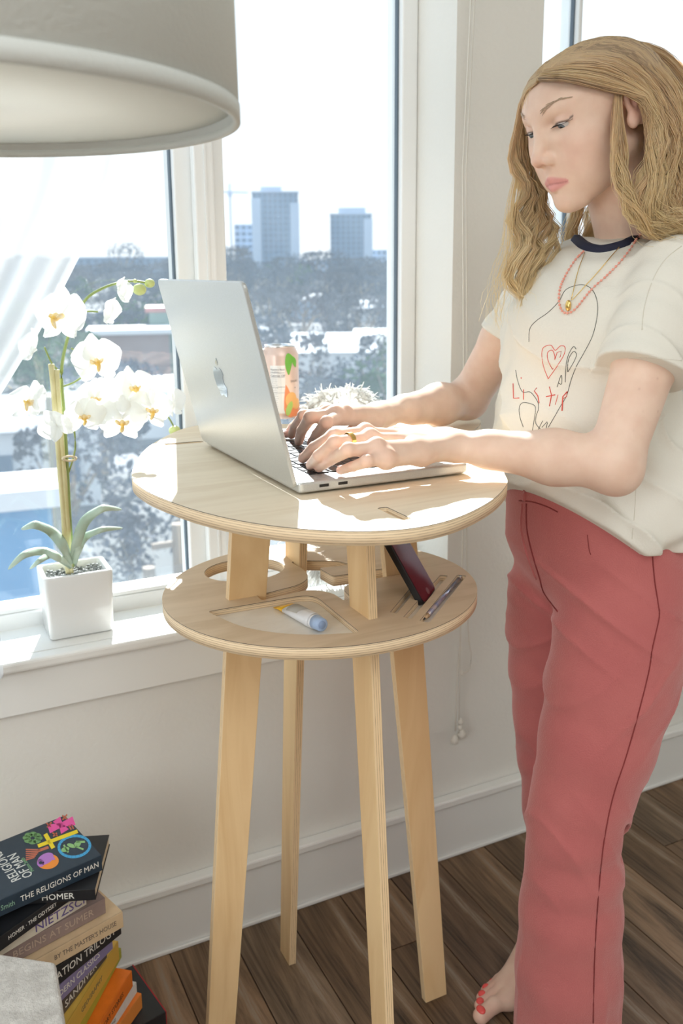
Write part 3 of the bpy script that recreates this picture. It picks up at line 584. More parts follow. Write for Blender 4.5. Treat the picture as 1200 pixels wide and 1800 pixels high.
def flower(px, py, y, face, up, s, lip=True, cup=0.):
    M = Matrix.Translation(Q(px, py, y)); z = Vector(face).normalized(); u = Vector(up); x = u.cross(z).normalized(); u = z.cross(x); R = Matrix((x, u, z)).transposed().to_4x4()
    f = bpy.data.objects.new('flower', None); COL.objects.link(f); f.empty_display_size = .01; f.parent = orch; f.matrix_parent_inverse = Matrix.Identity(4)
    f.matrix_basis = Matrix.Translation(-OL) @ M @ R @ Matrix.Scale(s*1.12, 4)
    for ang, me, k in ((78, PB2 if cup else PB, 1.08), (-78, PB2 if cup else PB, 1.08), (0, PS, 1.05), (140, PS, 1.0), (-140, PS, 1.0)):
        p = bpy.data.objects.new('petal', me); COL.objects.link(p); p.parent = f; p.matrix_basis = Matrix.Rotation(math.radians(ang), 4, 'Z') @ Matrix.Rotation(cup*(.6+.4*random.random()), 4, 'X') @ Matrix.Translation((0, .001, .001 if me is PS else .0025)) @ Matrix.Scale(k, 4)
    if lip: p = bpy.data.objects.new('lip', LM); COL.objects.link(p); p.parent = f
cdir = Vector((-.35, -.85, .1))
for a in ((104, 553, 1.52, (-.7, -.7, .15), (0, 0, 1), 1.12, True, 0), (62, 612, 1.53, (-.8, -.2, .3), (-.3, 0, 1), .75, False, .6), (206, 512, 1.54, (.8, -.5, .1), (.3, 0, 1), .62, False, .9), (183, 545, 1.54, (.75, -.5, -.3), (0, 0, 1), .68, False, .7),
          (167, 632, 1.53, (.1, -.95, .1), (-.1, 0, 1), 1.0, True, .15), (56, 708, 1.52, (-.55, -.6, .6), (.2, .3, 1), .88, True, .3), (100, 746, 1.51, (-.3, -.7, -.2), (-.6, 0, 1), .72, False, .35), (146, 728, 1.52, (.1, -.9, -.2), (0, 0, 1), .86, True, .2),
          (166, 700, 1.545, (.2, -.9, .2), (.2, 0, 1), .8, True, .1), (214, 738, 1.515, (-.1, -.95, -.1), (.1, 0, 1), .98, True, 0), (266, 718, 1.52, (.05, -.95, .0), (.2, 0, 1), .92, True, 0), (234, 682, 1.545, (.2, -.85, .4), (0, 0, 1), .92, True, .1),
          (302, 708, 1.545, (.7, -.6, .1), (0, 0, 1), .72, False, .4), (196, 688, 1.555, (0, -.8, .5), (0, 0, 1), .8, False, .1)): flower(*a)
for p, s in (((245, 509), .0115), ((263, 498), .0088), ((307, 757), .0105), ((237, 494), .004)):
    bm = bmesh.new(); bmesh.ops.create_uvsphere(bm, u_segments=16, v_segments=10, radius=s, matrix=Matrix.Translation(Q(*p)) @ Matrix.Diagonal((1, 1, .85, 1))); op(bm_obj('bud', bm, MBUD, smooth=True))

# ---------------------------------------------------------------- drink can
cp = PZ(494, 733, TT); CR_ = .0345; CH = .133
can = empty('drink_can', (cp.x, cp.y, TT), 0, 'opened peach coloured fruit drink can behind the laptop', 'can')
MC = mat('can_print', (.80, .62, .55), .3, metal=.25); MCW = mat('can_white', (.85, .85, .84), .35, metal=.2); MSIL = mat('can_silver', (.8, .8, .8), .22, metal=1)
lathe('body', [(.001, .004), (CR_*.72, .004), (CR_*.76, 0), (CR_*.82, .001), (CR_, .012), (CR_, CH-.017), (CR_*.97, CH-.012), (CR_*.80, CH-.001)], MC, can, seg=64, cap1=False)
lathe('rim', [(CR_*.80, CH-.001), (CR_*.815, CH+.002), (CR_*.77, CH+.002), (CR_*.75, CH-.004), (.001, CH-.004)], MSIL, can, seg=48, cap0=False, cap1=False)
bm = bmesh.new(); bx(bm, -.004, .014, -.006, .006, CH-.002, CH-.0005, Matrix.Translation((0, 0, 0)) @ Matrix.Rotation(-.35, 4, 'Y')); bm_obj('pull_tab', bm, MSIL, can, bevel=.002)
ca = math.atan2(-cp.y, -cp.x)     # direction from the can to the camera
def wrap(px_, z, w=0): pass
def on_can(me, u0, z0, k=.0004, tilt=0):
    for v in me.vertices:
        x, y = v.co.x, v.co.y; a = ca + (u0+x)/CR_; r = CR_+k+v.co.z; v.co = (r*math.cos(a), r*math.sin(a), z0+y)
def can_poly(name, poly, m, u0, z0, k=.0004):
    bm = bmesh.new(); vs = [bm.verts.new((p[0], p[1], 0)) for p in poly]; f = bm.faces.new(vs)
    bmesh.ops.triangulate(bm, faces=bm.faces[:]);
    for _ in range(2): bmesh.ops.subdivide_edges(bm, edges=[e for e in bm.edges if abs(e.verts[0].co.x-e.verts[1].co.x) > .006], cuts=1)
    bmesh.ops.triangulate(bm, faces=bm.faces[:])
    me = bpy.data.meshes.new(name); bm.to_mesh(me); bm.free(); on_can(me, u0, z0, k); me.materials.clear(); return link(name, me, m, can)
MINK = mat('dark_ink', (.05, .06, .10), .5); MORG = mat('print_orange', (.92, .30, .12), .4); MPCH = mat('print_fruit', (.95, .52, .18), .4); MGRN = mat('print_leaf', (.16, .48, .06), .4)
can_poly('label_panel', [(-.0165, 0), (.0115, 0), (.0115, .088), (-.0165, .088)], MCW, -.0025, .012)
can_poly('label_swoosh', catmull([(-.008, 0), (.03, -.004), (.03, .02), (.008, .03), (-.004, .052), (-.008, .05)], 4), MORG, .0165, .009, .0005)
can_poly('label_fruit', [(.0125*math.cos(a), .0145*math.sin(a)) for a in np.linspace(0, 6.28, 28)[:-1]], MPCH, .021, .036, .0008)
can_poly('label_fruit', [(.012*math.cos(a), .010*math.sin(a)) for a in np.linspace(0, 6.28, 28)[:-1]], MPCH, .033, .028, .0007)
can_poly('label_leaf', catmull([(0, .024), (.009, .017), (.006, 0), (0, -.016), (-.006, .002), (-.005, .018)], 4), MGRN, .0155, .1000-.002, .0007)
can_poly('label_leaf', catmull([(0, .014), (.012, .006), (.011, -.008), (.003, .0)], 4), MGRN, .0215, .103, .0008)
can_poly('label_leaf', catmull([(.006, .014), (.008, .004), (0, -.012), (-.006, -.008), (-.003, .006)], 4), mat('print_leaf_light', (.45, .65, .15), .4), .0145, .020, .0011)
def can_text(body, size, u0, z0, m=MINK, align='LEFT'):
    o = text_mesh(body, size, Matrix.Identity(4), 'label_text', m, can, ext=0, align=align); on_can(o.data, u0, z0, .0009)
can_text('Nutrition Facts', .0042, -.0180, .0925); can_text('1 can (330mL)', .0026, -.0180, .0885); can_text('Calories 120', .0052, -.0180, .0815)
for z, t in ((.0865, .0005), (.0785, .0004), (.0605, .0006), (.0500, .0003)): can_poly('label_rule', [(-.0265/2, 0), (.0265/2, 0), (.0265/2, t), (-.0265/2, t)], MINK, -.0052, z, .0009)
for i in range(16): can_text('ii lllil ili il lil ili llil'[:22+i % 5], .0023, -.0180, .0755-i*.0037-(.002 if i > 3 else 0))
can_text('SANPE', .0056, .0190, .0700, mat('ink_grey', (.25, .22, .2), .5)); can_text('AR', .0040, .0270, .058, mat('ink_grey', (.25, .22, .2), .5))

# ---------------------------------------------------------------- phone, tube, pencil on the shelf
d_ = Vector((.72, .69, 0)).normalized(); bk = Vector((-.69, .72, 0)); la_ = math.radians(31)
pu = bk*math.sin(la_)+Vector((0, 0, math.cos(la_))); pn = d_.cross(pu).normalized()          # pn: out of the screen
if pn.dot(Vector((.69, -.72, .3))) < 0: pn = -pn
po = PZ(752, 1046, SH-.003); po.z = SH-.0085
PM = Matrix((d_, pu, pn)).transposed().to_4x4(); PM.translation = po
phone = empty('phone', po, 0, 'black framed phone with dark red screen leaning in a shelf slot', 'phone')
def php(name, poly, z0, z1, m, **kw):
    bm = bmesh.new(); a = [bm.verts.new((PM @ Vector((p[0], p[1], z0)))-po) for p in poly]; b_ = [bm.verts.new((PM @ Vector((p[0], p[1], z1)))-po) for p in poly]; n = len(poly)
    for i in range(n): bm.faces.new((a[i], a[(i+1) % n], b_[(i+1) % n], b_[i]))
    bm.faces.new(a[::-1]); bm.faces.new(b_); return bm_obj(name, bm, m, phone, **kw)
PWd, PLn = .0335, .139
php('case', rounded([(-PWd, .001), (PWd, .001), (PWd, PLn), (-PWd, PLn)], .009, 5), -.005, .005, mat('phone_black', (.008, .008, .009), .35), bevel=.0015)
php('screen', rounded([(-PWd+.002, .003), (PWd-.002, .003), (PWd-.002, PLn-.002), (-PWd+.002, PLn-.002)], .008, 5), .005, .0054, noisy('phone_glass', (.13, .010, .020), (.17, .022, .032), 14, .12, spec=.12))
php('home_button', [(.0052*math.cos(a), .0105+.0052*math.sin(a)) for a in np.linspace(0, 6.28, 24)[:-1]], .0054, .0058, mat('button_ring', (.22, .06, .07), .25))
# paint tube
ta, tb = PZ(497, 1060, SH-.003), PZ(566, 1100, SH+.003); tz = SH-.0085; ta.z = tz+.003; tb.z = tz+.0125
ax = (tb-ta).normalized(); TL = (tb-ta).length; sd = ax.cross(Vector((0, 0, 1))).normalized(); uu = sd.cross(ax).normalized()
ptube = empty('paint_tube', ta, 0, 'white and yellow paint tube with blue cap lying in the shelf tray', 'tube')
def ring_loft(name, secs, m, parent, **kw):
    bm = bmesh.new(); R = []
    for t, w, h, lift in secs: R.append([bm.verts.new(ax*t*TL+sd*w*math.cos(a)+uu*(h*math.sin(a)+lift)) for a in np.linspace(0, 2*math.pi, 25)[:-1]])
    for a, b_ in zip(R, R[1:]):
        for k in range(24): bm.faces.new((a[k], a[(k+1) % 24], b_[(k+1) % 24], b_[k]))
    bm.faces.new(R[0][::-1]); bm.faces.new(R[-1]); return bm_obj(name, bm, m, parent, smooth=True, **kw)
MTUB = mat('tube_white', (.80, .81, .83), .32); MYEL = mat('tube_yellow', (.90, .52, .03), .35)
ring_loft('body', [(.22, .0145, .0052, .0), (.45, .0138, .0075, 0), (.72, .0125, .0098, 0), (.82, .0115, .0105, 0)], MTUB, ptube)
ring_loft('yellow_end', [(.0, .0158, .0009, -.001), (.06, .0158, .0012, -.001), (.07, .0155, .0022, 0), (.2201, .0147, .0054, 0)], MYEL, ptube)
ring_loft('shoulder', [(.82, .0115, .0105, 0), (.85, .0095, .009, 0), (.86, .006, .006, 0)], MTUB, ptube)
ring_loft('cap', [(.855, .0098, .0098, 0), (.99, .0088, .0088, 0), (1.0, .008, .008, 0)], mat('cap_blue', (.42, .56, .80), .4), ptube); ring_loft('cap_dimple', [(1.0, .0055, .0055, 0), (1.004, .0052, .0052, 0)], mat('cap_blue_dark', (.28, .38, .58), .5), ptube)
ring_loft('label_patch', [(.30, .0128, .0085, .0008), (.55, .0120, .0095, .0006)], cloth('foil_label', (.62, .60, .55), .2), ptube).location = (0, 0, 0)
# pencil
a_, b2 = PZ(744, 1092, SH-.006), PZ(812, 1014, SH-.006); a_.z = b2.z = SH-.009+.0048; dr = (b2-a_); PLn2 = dr.length; dr.normalize()
pen = empty('pencil', a_, 0, 'shiny bluish pencil lying in the outer slot of the shelf', 'pencil')
MPEN = noisy('holographic_wrap', (.30, .36, .60), (.75, .62, .58), 60, .18, metal=.6)
tube('barrel', [dr*.018, dr*(PLn2-.018)], .0037, MPEN, pen, seg=6); tube('tip', [dr*.006, dr*.018], [.0015, .0036], mat('cut_wood', (.70, .48, .28), .6), pen, seg=10); tube('lead', [dr*0.0, dr*.006], [.0004, .0015], MKEY, pen, seg=8)
tube('ferrule', [dr*(PLn2-.018), dr*(PLn2-.007)], .0039, MSIL, pen, seg=14); tube('eraser', [dr*(PLn2-.007), dr*PLn2], .0036, MWHITE, pen, seg=14)

# ---------------------------------------------------------------- strands helper, shaggy cushion and rug
def strands_mesh(name, P, R, m, parent=None, sides=3):
    # P (n,k,3) points, R (n,k) radii -> one mesh of thin tubes
    n, k, _ = P.shape; T = np.gradient(P, axis=1); T /= np.linalg.norm(T, axis=2, keepdims=True)+1e-9
    mt = np.abs(T).mean(1); ref = np.eye(3)[np.argmin(mt, 1)][:, None, :]*np.ones((1, k, 1)); A = np.cross(T, ref); A /= np.linalg.norm(A, axis=2, keepdims=True)+1e-9; B = np.cross(T, A)
    V = np.stack([P+(A*math.cos(q*2*math.pi/sides)+B*math.sin(q*2*math.pi/sides))*R[..., None] for q in range(sides)], 2)
    idx = np.arange(n*k*sides).reshape(n, k, sides); a = idx[:, :-1, :]; b_ = idx[:, 1:, :]; a2 = np.roll(a, -1, 2); b2_ = np.roll(b_, -1, 2)
    F = np.stack([a, a2, b2_, b_], -1).reshape(-1, 4); me = bpy.data.meshes.new(name); nv = n*k*sides; nf = len(F)
    me.vertices.add(nv); me.vertices.foreach_set('co', V.reshape(-1).astype(np.float32)); me.loops.add(nf*4); me.loops.foreach_set('vertex_index', F.reshape(-1).astype(np.int32))
    me.polygons.add(nf); me.polygons.foreach_set('loop_start', np.arange(0, nf*4, 4, dtype=np.int32)); me.polygons.foreach_set('use_smooth', np.ones(nf, bool)); me.update(calc_edges=True); me.validate()
    return link(name, me, m, parent)
MFUR = cloth('white_shag', (.92, .92, .90), .6)
cu_c = np.array([.752, 1.535, .842]); cu_r = np.array([.085, .028, .185])
cush = empty('shaggy_cushion', (cu_c[0], cu_c[1], SILL), 0, 'white shaggy cushion propped on the sill behind the table', 'cushion')
bm = bmesh.new(); bmesh.ops.create_uvsphere(bm, u_segments=32, v_segments=20, radius=1); 
for v in bm.verts:
    c = v.co; c.x = math.copysign(abs(c.x)**.6, c.x); c.z = math.copysign(abs(c.z)**.6, c.z); v.co = (c.x*cu_r[0], c.y*cu_r[1], c.z*cu_r[2]+cu_c[2]-SILL)
bm_obj('pad', bm, MFUR, cush, smooth=True)
D = rng.normal(size=(2600, 3)); D /= np.linalg.norm(D, axis=1)[:, None]; D[:, 0] = np.sign(D[:, 0])*np.abs(D[:, 0])**.6; D[:, 2] = np.sign(D[:, 2])*np.abs(D[:, 2])**.6
B0 = D*cu_r*.98; nn = D/cu_r*.05; nn /= np.linalg.norm(nn, axis=1)[:, None]; nn = nn*.75+rng.normal(size=nn.shape)*.35; L_ = rng.uniform(.014, .032, (2600, 1)); nn[:, 1] *= .35
tt = np.linspace(0, 1, 5)[None, :, None]; Ps = B0[:, None]+nn[:, None]*L_[:, None]*tt+np.array([0, 0, -.012])*tt**2+rng.normal(size=(2600, 1, 3))*.004*tt**2; Ps[..., 2] += cu_c[2]-SILL; Ps[..., 2] = np.maximum(Ps[..., 2], .002)
Ps[..., 1] = np.minimum(Ps[..., 1], 1.588-cu_c[1])
tag(strands_mesh('pile', Ps, np.linspace(.0016, .0006, 5)[None]*np.ones((2600, 1)), MFUR, cush), kind='stuff')
ru = PZ(1176, 1792, .0); rug = empty('shag_rug', (ru.x+.5, ru.y-.5, 0), 0, 'cream shag rug at the lower right corner of the floor', 'rug')
box('backing', -.49, .6, -.6, .42, .001, .012, MFUR, rug)
n_ = 5000; b0 = np.stack([rng.uniform(-.5, -.2, n_), rng.uniform(0.1, .44, n_), np.full(n_, .01)], 1); dv = rng.normal(size=(n_, 3))*.012; dv[:, 2] = rng.uniform(.012, .03, n_)
Ps = b0[:, None]+dv[:, None]*tt; Ps[..., 2] = np.maximum(Ps[..., 2]-.008*tt[..., 0]**2, .003); tag(strands_mesh('pile', Ps, np.linspace(.0018, .0008, 5)[None]*np.ones((n_, 1)), MFUR, rug), kind='stuff')
# patterned vase on the far sill
vp = PY(1232, 850, 1.53); vase = empty('patterned_vase', (vp.x, 1.53, SILL), 0, 'blue and pink patterned vase on the sill behind the woman', 'vase')
mv = mat('vase_glaze', (.5, .5, .8), .25); nt, b = nodes(mv); vo = N(nt, 'ShaderNodeTexVoronoi', Scale=38.); mp = mapped(nt); nt.links.new(mp.outputs[0], vo.inputs['Vector']); r = ramp(nt, [(.1, (.75, .74, .85)), (.4, (.22, .25, .6)), (.6, (.8, .2, .3)), (.8, (.8, .8, .86))]); nt.links.new(vo.outputs['Color'], r.inputs[0]); nt.links.new(r.outputs[0], b.inputs['Base Color'])
lathe('body', [(.001, 0), (.035, 0), (.05, .08), (.058, .17), (.045, .24), (.03, .26), (.027, .26), (.02, .2)], mv, vase, cap1=False)
# blind cords hanging down the wall pier
cord = empty('blind_cord', (.995, 1.452, 1.3), 0, 'white blind cords with knotted tassels hanging on the wall pier', 'cord')
MCORD = mat('cotton_cord', (.74, .71, .64), .9); CO = Vector(cord.location)
def cpath(pts): return [PY(x, y, 1.452)-CO for x, y in pts]
tube('strand', [Vector((.006, 0, 1.1))]+cpath([(813, 300), (815, 700), (813, 960), (811, 1060), (808, 1170), (806, 1290)]), .0014, MCORD, cord, seg=6)
tube('strand', [Vector((.014, 0, 1.1))]+catmull(cpath([(819, 300), (821, 700), (820, 960), (823, 1110), (828, 1150), (824, 1178), (812, 1184)]), 4, False), .0014, MCORD, cord, seg=6)
tube('strand', cpath([(811, 1060), (809, 1130), (804, 1180), (802, 1240), (800, 1285)]), .0018, MCORD, cord, seg=6)
for p, s in (((811, 1183), .005), ((809, 1268), .006), ((811, 1290), .0085), ((799, 1300), .0085), ((808, 1278), .0055)):
    q = PY(*p, 1.452)-CO; lathe('knot', [(.0005, -s*1.3), (s*.9, -s*.9), (s, 0), (s*.55, s), (.0005, s*1.3)], MCORD, cord, seg=12, loc=q)
# ---------------------------------------------------------------- books and the concrete block
MPAGE = noisy('book_pages', (.70, .58, .40), (.80, .70, .52), 300, .9, sc=(1, 1, 12))
def book(pr, pl, z, T, L, Wd, col, label, spine=None, cover2=None, ink=(.85, .82, .75), tsize=.55, pages=MPAGE, name='book'):
    R, Lf = PZ(*pr, z), PZ(*pl, z); d = (R-Lf).normalized(); n = Vector((-d.y, d.x, 0)); mc = noisy('cover_'+label.split()[0], col, tuple(min(1, c*1.12+.004) for c in col), 40, .42)
    e = empty(name, (R.x, R.y, z-T), math.atan2(d.y, d.x), label, 'book', 'paperbacks in the twisted floor stack')
    c = .0012
    box('front_cover', -L, 0, 0, Wd, T-c, T, mc, e); box('back_cover', -L, 0, 0, Wd, 0, c, mc, e); box('spine', -L, 0, -.0008, c, 0, T, mc if cover2 is None else mat('spine_'+label.split()[0], cover2, .45), e, bevel=.0006)
    box('page_block', -L+.0015, -.0015, c, Wd-.001, c, T-c, pages, e)
    if spine:
        o = text_mesh(spine[0], T*tsize, axes(Vector((-L*spine[1], -.0011, T/2)), (1, 0, 0), (0, 0, 1)), 'spine_title', mat('spine_ink', ink, .5), e, sx=spine[2] if len(spine) > 2 else 1)
    return e
B1 = book((178, 1503), (0, 1582), .400, .025, .20, .131, (.018, .035, .055), 'dark teal paperback of world religions with coloured symbols, topmost', ('THE RELIGIONS OF MAN', .32, .85), tsize=.5)
text_mesh('Huston Smith', .011, axes(Vector((-.155, -.0011, .012)), (1, 0, 0), (0, 0, 1)), 'spine_author', mat('green_ink', (.25, .42, .30), .5), B1, sx=.8)
book((167, 1562), (14, 1572), .374, .018, .19, .128, (.012, .012, .014), 'black paperback with white epic title, second from the top', ('THE ILIAD  HOMER', .46, 1.0), tsize=.75)
book((118, 1562), (0, 1646), .355, .022, .18, .12, (.014, .016, .02), 'black paperback lying skewed just under the second book', ('HOMER · THE ODYSSEY', .35, .9), tsize=.4)
book((150, 1568), (8, 1652), .333, .021, .20, .12, (.72, .66, .54), 'cream paperback with violet philosopher name on the spine', ('NIETZSCHE', .17, 1.0), ink=(.14, .10, .30), tsize=.95)
book((184, 1578), (40, 1655), .311, .026, .21, .13, (.30, .22, .20), 'mauve brown paperback with faint title under the cream one', ('BEGINS AT SUMER', .40, 1.0), ink=(.55, .42, .33), tsize=.6)
book((215, 1602), (90, 1672), .284, .027, .21, .135, (.70, .52, .32), 'tan paperback whose corner sticks out furthest right', ("BY THE MASTER'S HOUSE", .30, .8), ink=(.2, .15, .12), tsize=.42)
book((211, 1612), (108, 1694), .256, .030, .20, .125, (.02, .02, .022), 'black and white science fiction paperback under the tan one', ('FOUNDATION TRILOGY', .48, .85), tsize=.6)
book((196, 1640), (106, 1730), .225, .028, .19, .12, (.62, .60, .60), 'violet and white paperback below the black and white one', ('MODERN CLASSICS', .45, .9), cover2=(.28, .24, .42), tsize=.5)
book((186, 1660), (110, 1758), .196, .024, .19, .12, (.45, .06, .03), 'red and black paperback between the violet and yellow ones', ('SANDIVER', .38, 1.1), cover2=(.10, .08, .07), tsize=.7)
book((207, 1654), (132, 1775), .171, .034, .21, .13, (.80, .52, .10), 'wide mustard yellow paperback low in the stack', ('GEOGRAPHY', .45, 1), cover2=(.72, .46, .08), ink=(.25, .2, .1), tsize=.34)
book((212, 1666), (146, 1790), .136, .018, .20, .126, (.42, .42, .05), 'olive yellow paperback directly under the mustard one')
book((231, 1706), (180, 1790), .117, .030, .18, .11, (.85, .20, .015), 'bright orange paperback in the lower half of the stack', ('SHORT STORIES', .4, .9), ink=(.2, .06, .02), tsize=.4)
book((239, 1726), (190, 1800), .086, .020, .18, .11, (.74, .72, .68), 'white paperback between the two orange ones', ('POEMS', .45, 1), ink=(.3, .3, .32), tsize=.4)
book((248, 1746), (205, 1806), .065, .028, .18, .11, (.82, .22, .03), 'orange and cream paperback second from the floor', cover2=(.85, .30, .06))
B14 = book((291, 1778), (228, 1812), .035, .035, .17, .13, (.025, .028, .03), 'black cover paperback with red edge resting on the floor', cover2=(.02, .02, .022), pages=mat('tan_pages', (.62, .45, .30), .9))
box('red_edge', -.0005, .0012, -.0005, .1305, 0, .0355, mat('red_edge', (.45, .02, .03), .5), B14)
for k in range(7): lathe('fingerprint', [(.004*(k+1), 0), (.004*(k+1), .0003), (.004*(k+1)+.0016, .0003), (.004*(k+1)+.0016, 0)], mat('grey_ink', (.25, .24, .22), .6), B14, seg=24, loc=(-.055, .05, .0350), cap0=False, cap1=False)
# cover art of the top book, flat print
zc = .4002; inv = (Matrix.Translation(B1.location) @ Matrix.Rotation(B1.rotation_euler.z, 4, 'Z')).inverted()
def art(name, polys, col, z=0.):
    bm = bmesh.new()
    for poly in polys:
        f = bm.faces.new([bm.verts.new(inv @ (PZ(p[0], p[1], .4)+Vector((0, 0, .0002+z)))) for p in poly])
    me = bpy.data.meshes.new(name); bmesh.ops.triangulate(bm, faces=bm.faces[:]); bm.to_mesh(me); bm.free(); link(name, me, mat('print_'+name, col, .5), B1)
def zp(L): return [(x*320/1200, 1400+y*.26667) for x, y in L]
def barp(a, b, w0, w1=None):
    w1 = w1 or w0; a, b = Vector(a), Vector(b); t = (b-a).normalized(); n = Vector((-t.y, t.x)); return [a-n*w0, a+n*w0, b+n*w1, b-n*w1]
c0 = (402, 190); art('pink_cross', [zp(barp(c0, q, 14, 30)) for q in ((320, 215), (488, 160), (372, 150), (428, 232))], (.85, .10, .38))
art('yellow_cross', [zp(barp((250, 328), (512, 230), 12)), zp(barp((298, 248), (352, 342), 14))], (.88, .68, .02), .0001)
def ell(c, rx, ry, rot=0, n=26, a0=0, a1=2*math.pi): return [(c[0]+rx*math.cos(a)*math.cos(rot)-ry*math.sin(a)*math.sin(rot), c[1]+rx*math.cos(a)*math.sin(rot)+ry*math.sin(a)*math.cos(rot)) for a in np.linspace(a0, a1, n)]
ring = [[*ell((490, 330), 112, 78, -.12, 2, a, a+.25), *ell((490, 330), 94, 60, -.12, 2, a, a+.25)[::-1]] for a in np.arange(0, 6.28, .2618)]
art('blue_ring', [zp(p) for p in ring], (.06, .38, .68)); art('green_figure', [zp(ell((430, 350), 28, 16, -.3)), zp(ell((470, 325), 30, 13, .3)), zp(ell((510, 315), 26, 18, -.6)), zp(barp((420, 320), (450, 370), 6)), zp(barp((500, 300), (560, 300), 7)), zp(barp((500, 330), (550, 350), 6))], (.28, .52, .20))
art('tree_figure', [zp(ell((215+40*math.cos(a), 275+26*math.sin(a)), 26, 16)) for a in np.arange(0, 6.2, .8)], (.16, .33, .12))
art('candle_figure', [zp(barp((170, 350+14*k), (268-8*k, 352+10*k), 4)) for k in range(6)]+[zp(barp((250, 360), (320, 335), 9))], (.55, .16, .09))
art('disc_left', [zp(ell((316, 430), 72, 50, -.15))], (.88, .28, .03)); art('disc_right', [zp(ell((300, 412), 58, 34, -.5)), zp(ell((268, 440), 24, 26))], (.48, .20, .58), .0001); art('disc_dot', [zp(ell((268, 438), 11, 9))], (.02, .04, .06), .0002); art('disc_dot', [zp(ell((352, 412), 11, 9))], (.48, .20, .58), .0002)
art('red_letters', [zp(barp(a, b, 5)) for a, b in (((305, 175), (335, 200)), ((310, 205), (340, 170)), ((410, 125), (440, 150)), ((412, 155), (442, 120)), ((452, 190), (470, 220)), ((470, 185), (485, 215)), ((345, 240), (380, 260)), ((350, 265), (375, 240)))], (.55, .14, .07))
def cov_text(body, size, px, py, col, sx=1):
    p = inv @ PZ(px, py, .4); M = axes(Vector((p.x, p.y, .0252)), (0, 1, 0), (-1, 0, 0)); text_mesh(body, size, M, 'cover_title', mat('title_ink', col, .5), B1, sx=sx)
cov_text('OF MAN', .020, 36, 1521, (.72, .72, .68), .9); cov_text('RELIGIONS', .020, 12, 1523, (.72, .72, .68), .85); cov_text('Huston Smith', .008, 48, 1520, (.22, .42, .22), .9)
# concrete block
CB = .375; A = PZ(98, 1689, CB); Bq = PZ(-40, 1668, CB); Cq = PZ(118, 1815, CB)
u1 = (Bq-A).normalized(); v1 = Vector((u1.y, -u1.x, 0)); 
if v1.dot(Cq-A) < 0: v1 = -v1
blk = empty('concrete_block', (A.x, A.y, 0), 0, 'speckled pale concrete block at the lower left corner', 'block')
w_, l_ = .26, .26; cs = [Vector((0, 0, 0)), u1*l_, u1*l_+v1*w_, v1*w_]; vv = (Cq-A).normalized(); cs[3] = vv*w_; cs[2] = u1*l_+vv*w_
def conc(name, z0, z1, parent):
    m = noisy('speckled_concrete', (.50, .47, .43), (.66, .63, .58), 60, .9, bump=1.0, bscale=260); nt, b = nodes(m)
    vo = N(nt, 'ShaderNodeTexVoronoi', Scale=420.); mp = mapped(nt); nt.links.new(mp.outputs[0], vo.inputs['Vector']); r = ramp(nt, [(.08, (.22, .2, .18)), (.2, (1, 1, 1))]); nt.links.new(vo.outputs['Distance'], r.inputs[0])
    mx = N(nt, 'ShaderNodeMix', data_type='RGBA', blend_type='MULTIPLY'); mx.inputs[0].default_value = .55; src = b.inputs['Base Color'].links[0].from_socket; nt.links.new(src, mx.inputs[6]); nt.links.new(r.outputs[0], mx.inputs[7]); nt.links.new(mx.outputs[2], b.inputs['Base Color'])
    bm = bmesh.new(); lo = [bm.verts.new((c.x, c.y, z0)) for c in cs]; hi = [bm.verts.new((c.x, c.y, z1)) for c in cs]
    for i in range(4): bm.faces.new((lo[i], lo[(i+1) % 4], hi[(i+1) % 4], hi[i]))
    bm.faces.new(lo[::-1]); bm.faces.new(hi); return bm_obj(name, bm, m, parent, bevel=.006, seg=3)
conc('slab', CB-.10, CB, blk)
cs = [c*1.0 for c in cs]; ctr = sum(cs, Vector())/4; cs = [ctr+(c-ctr)*.9 for c in cs]; conc('body', 0, CB-.1005, blk)
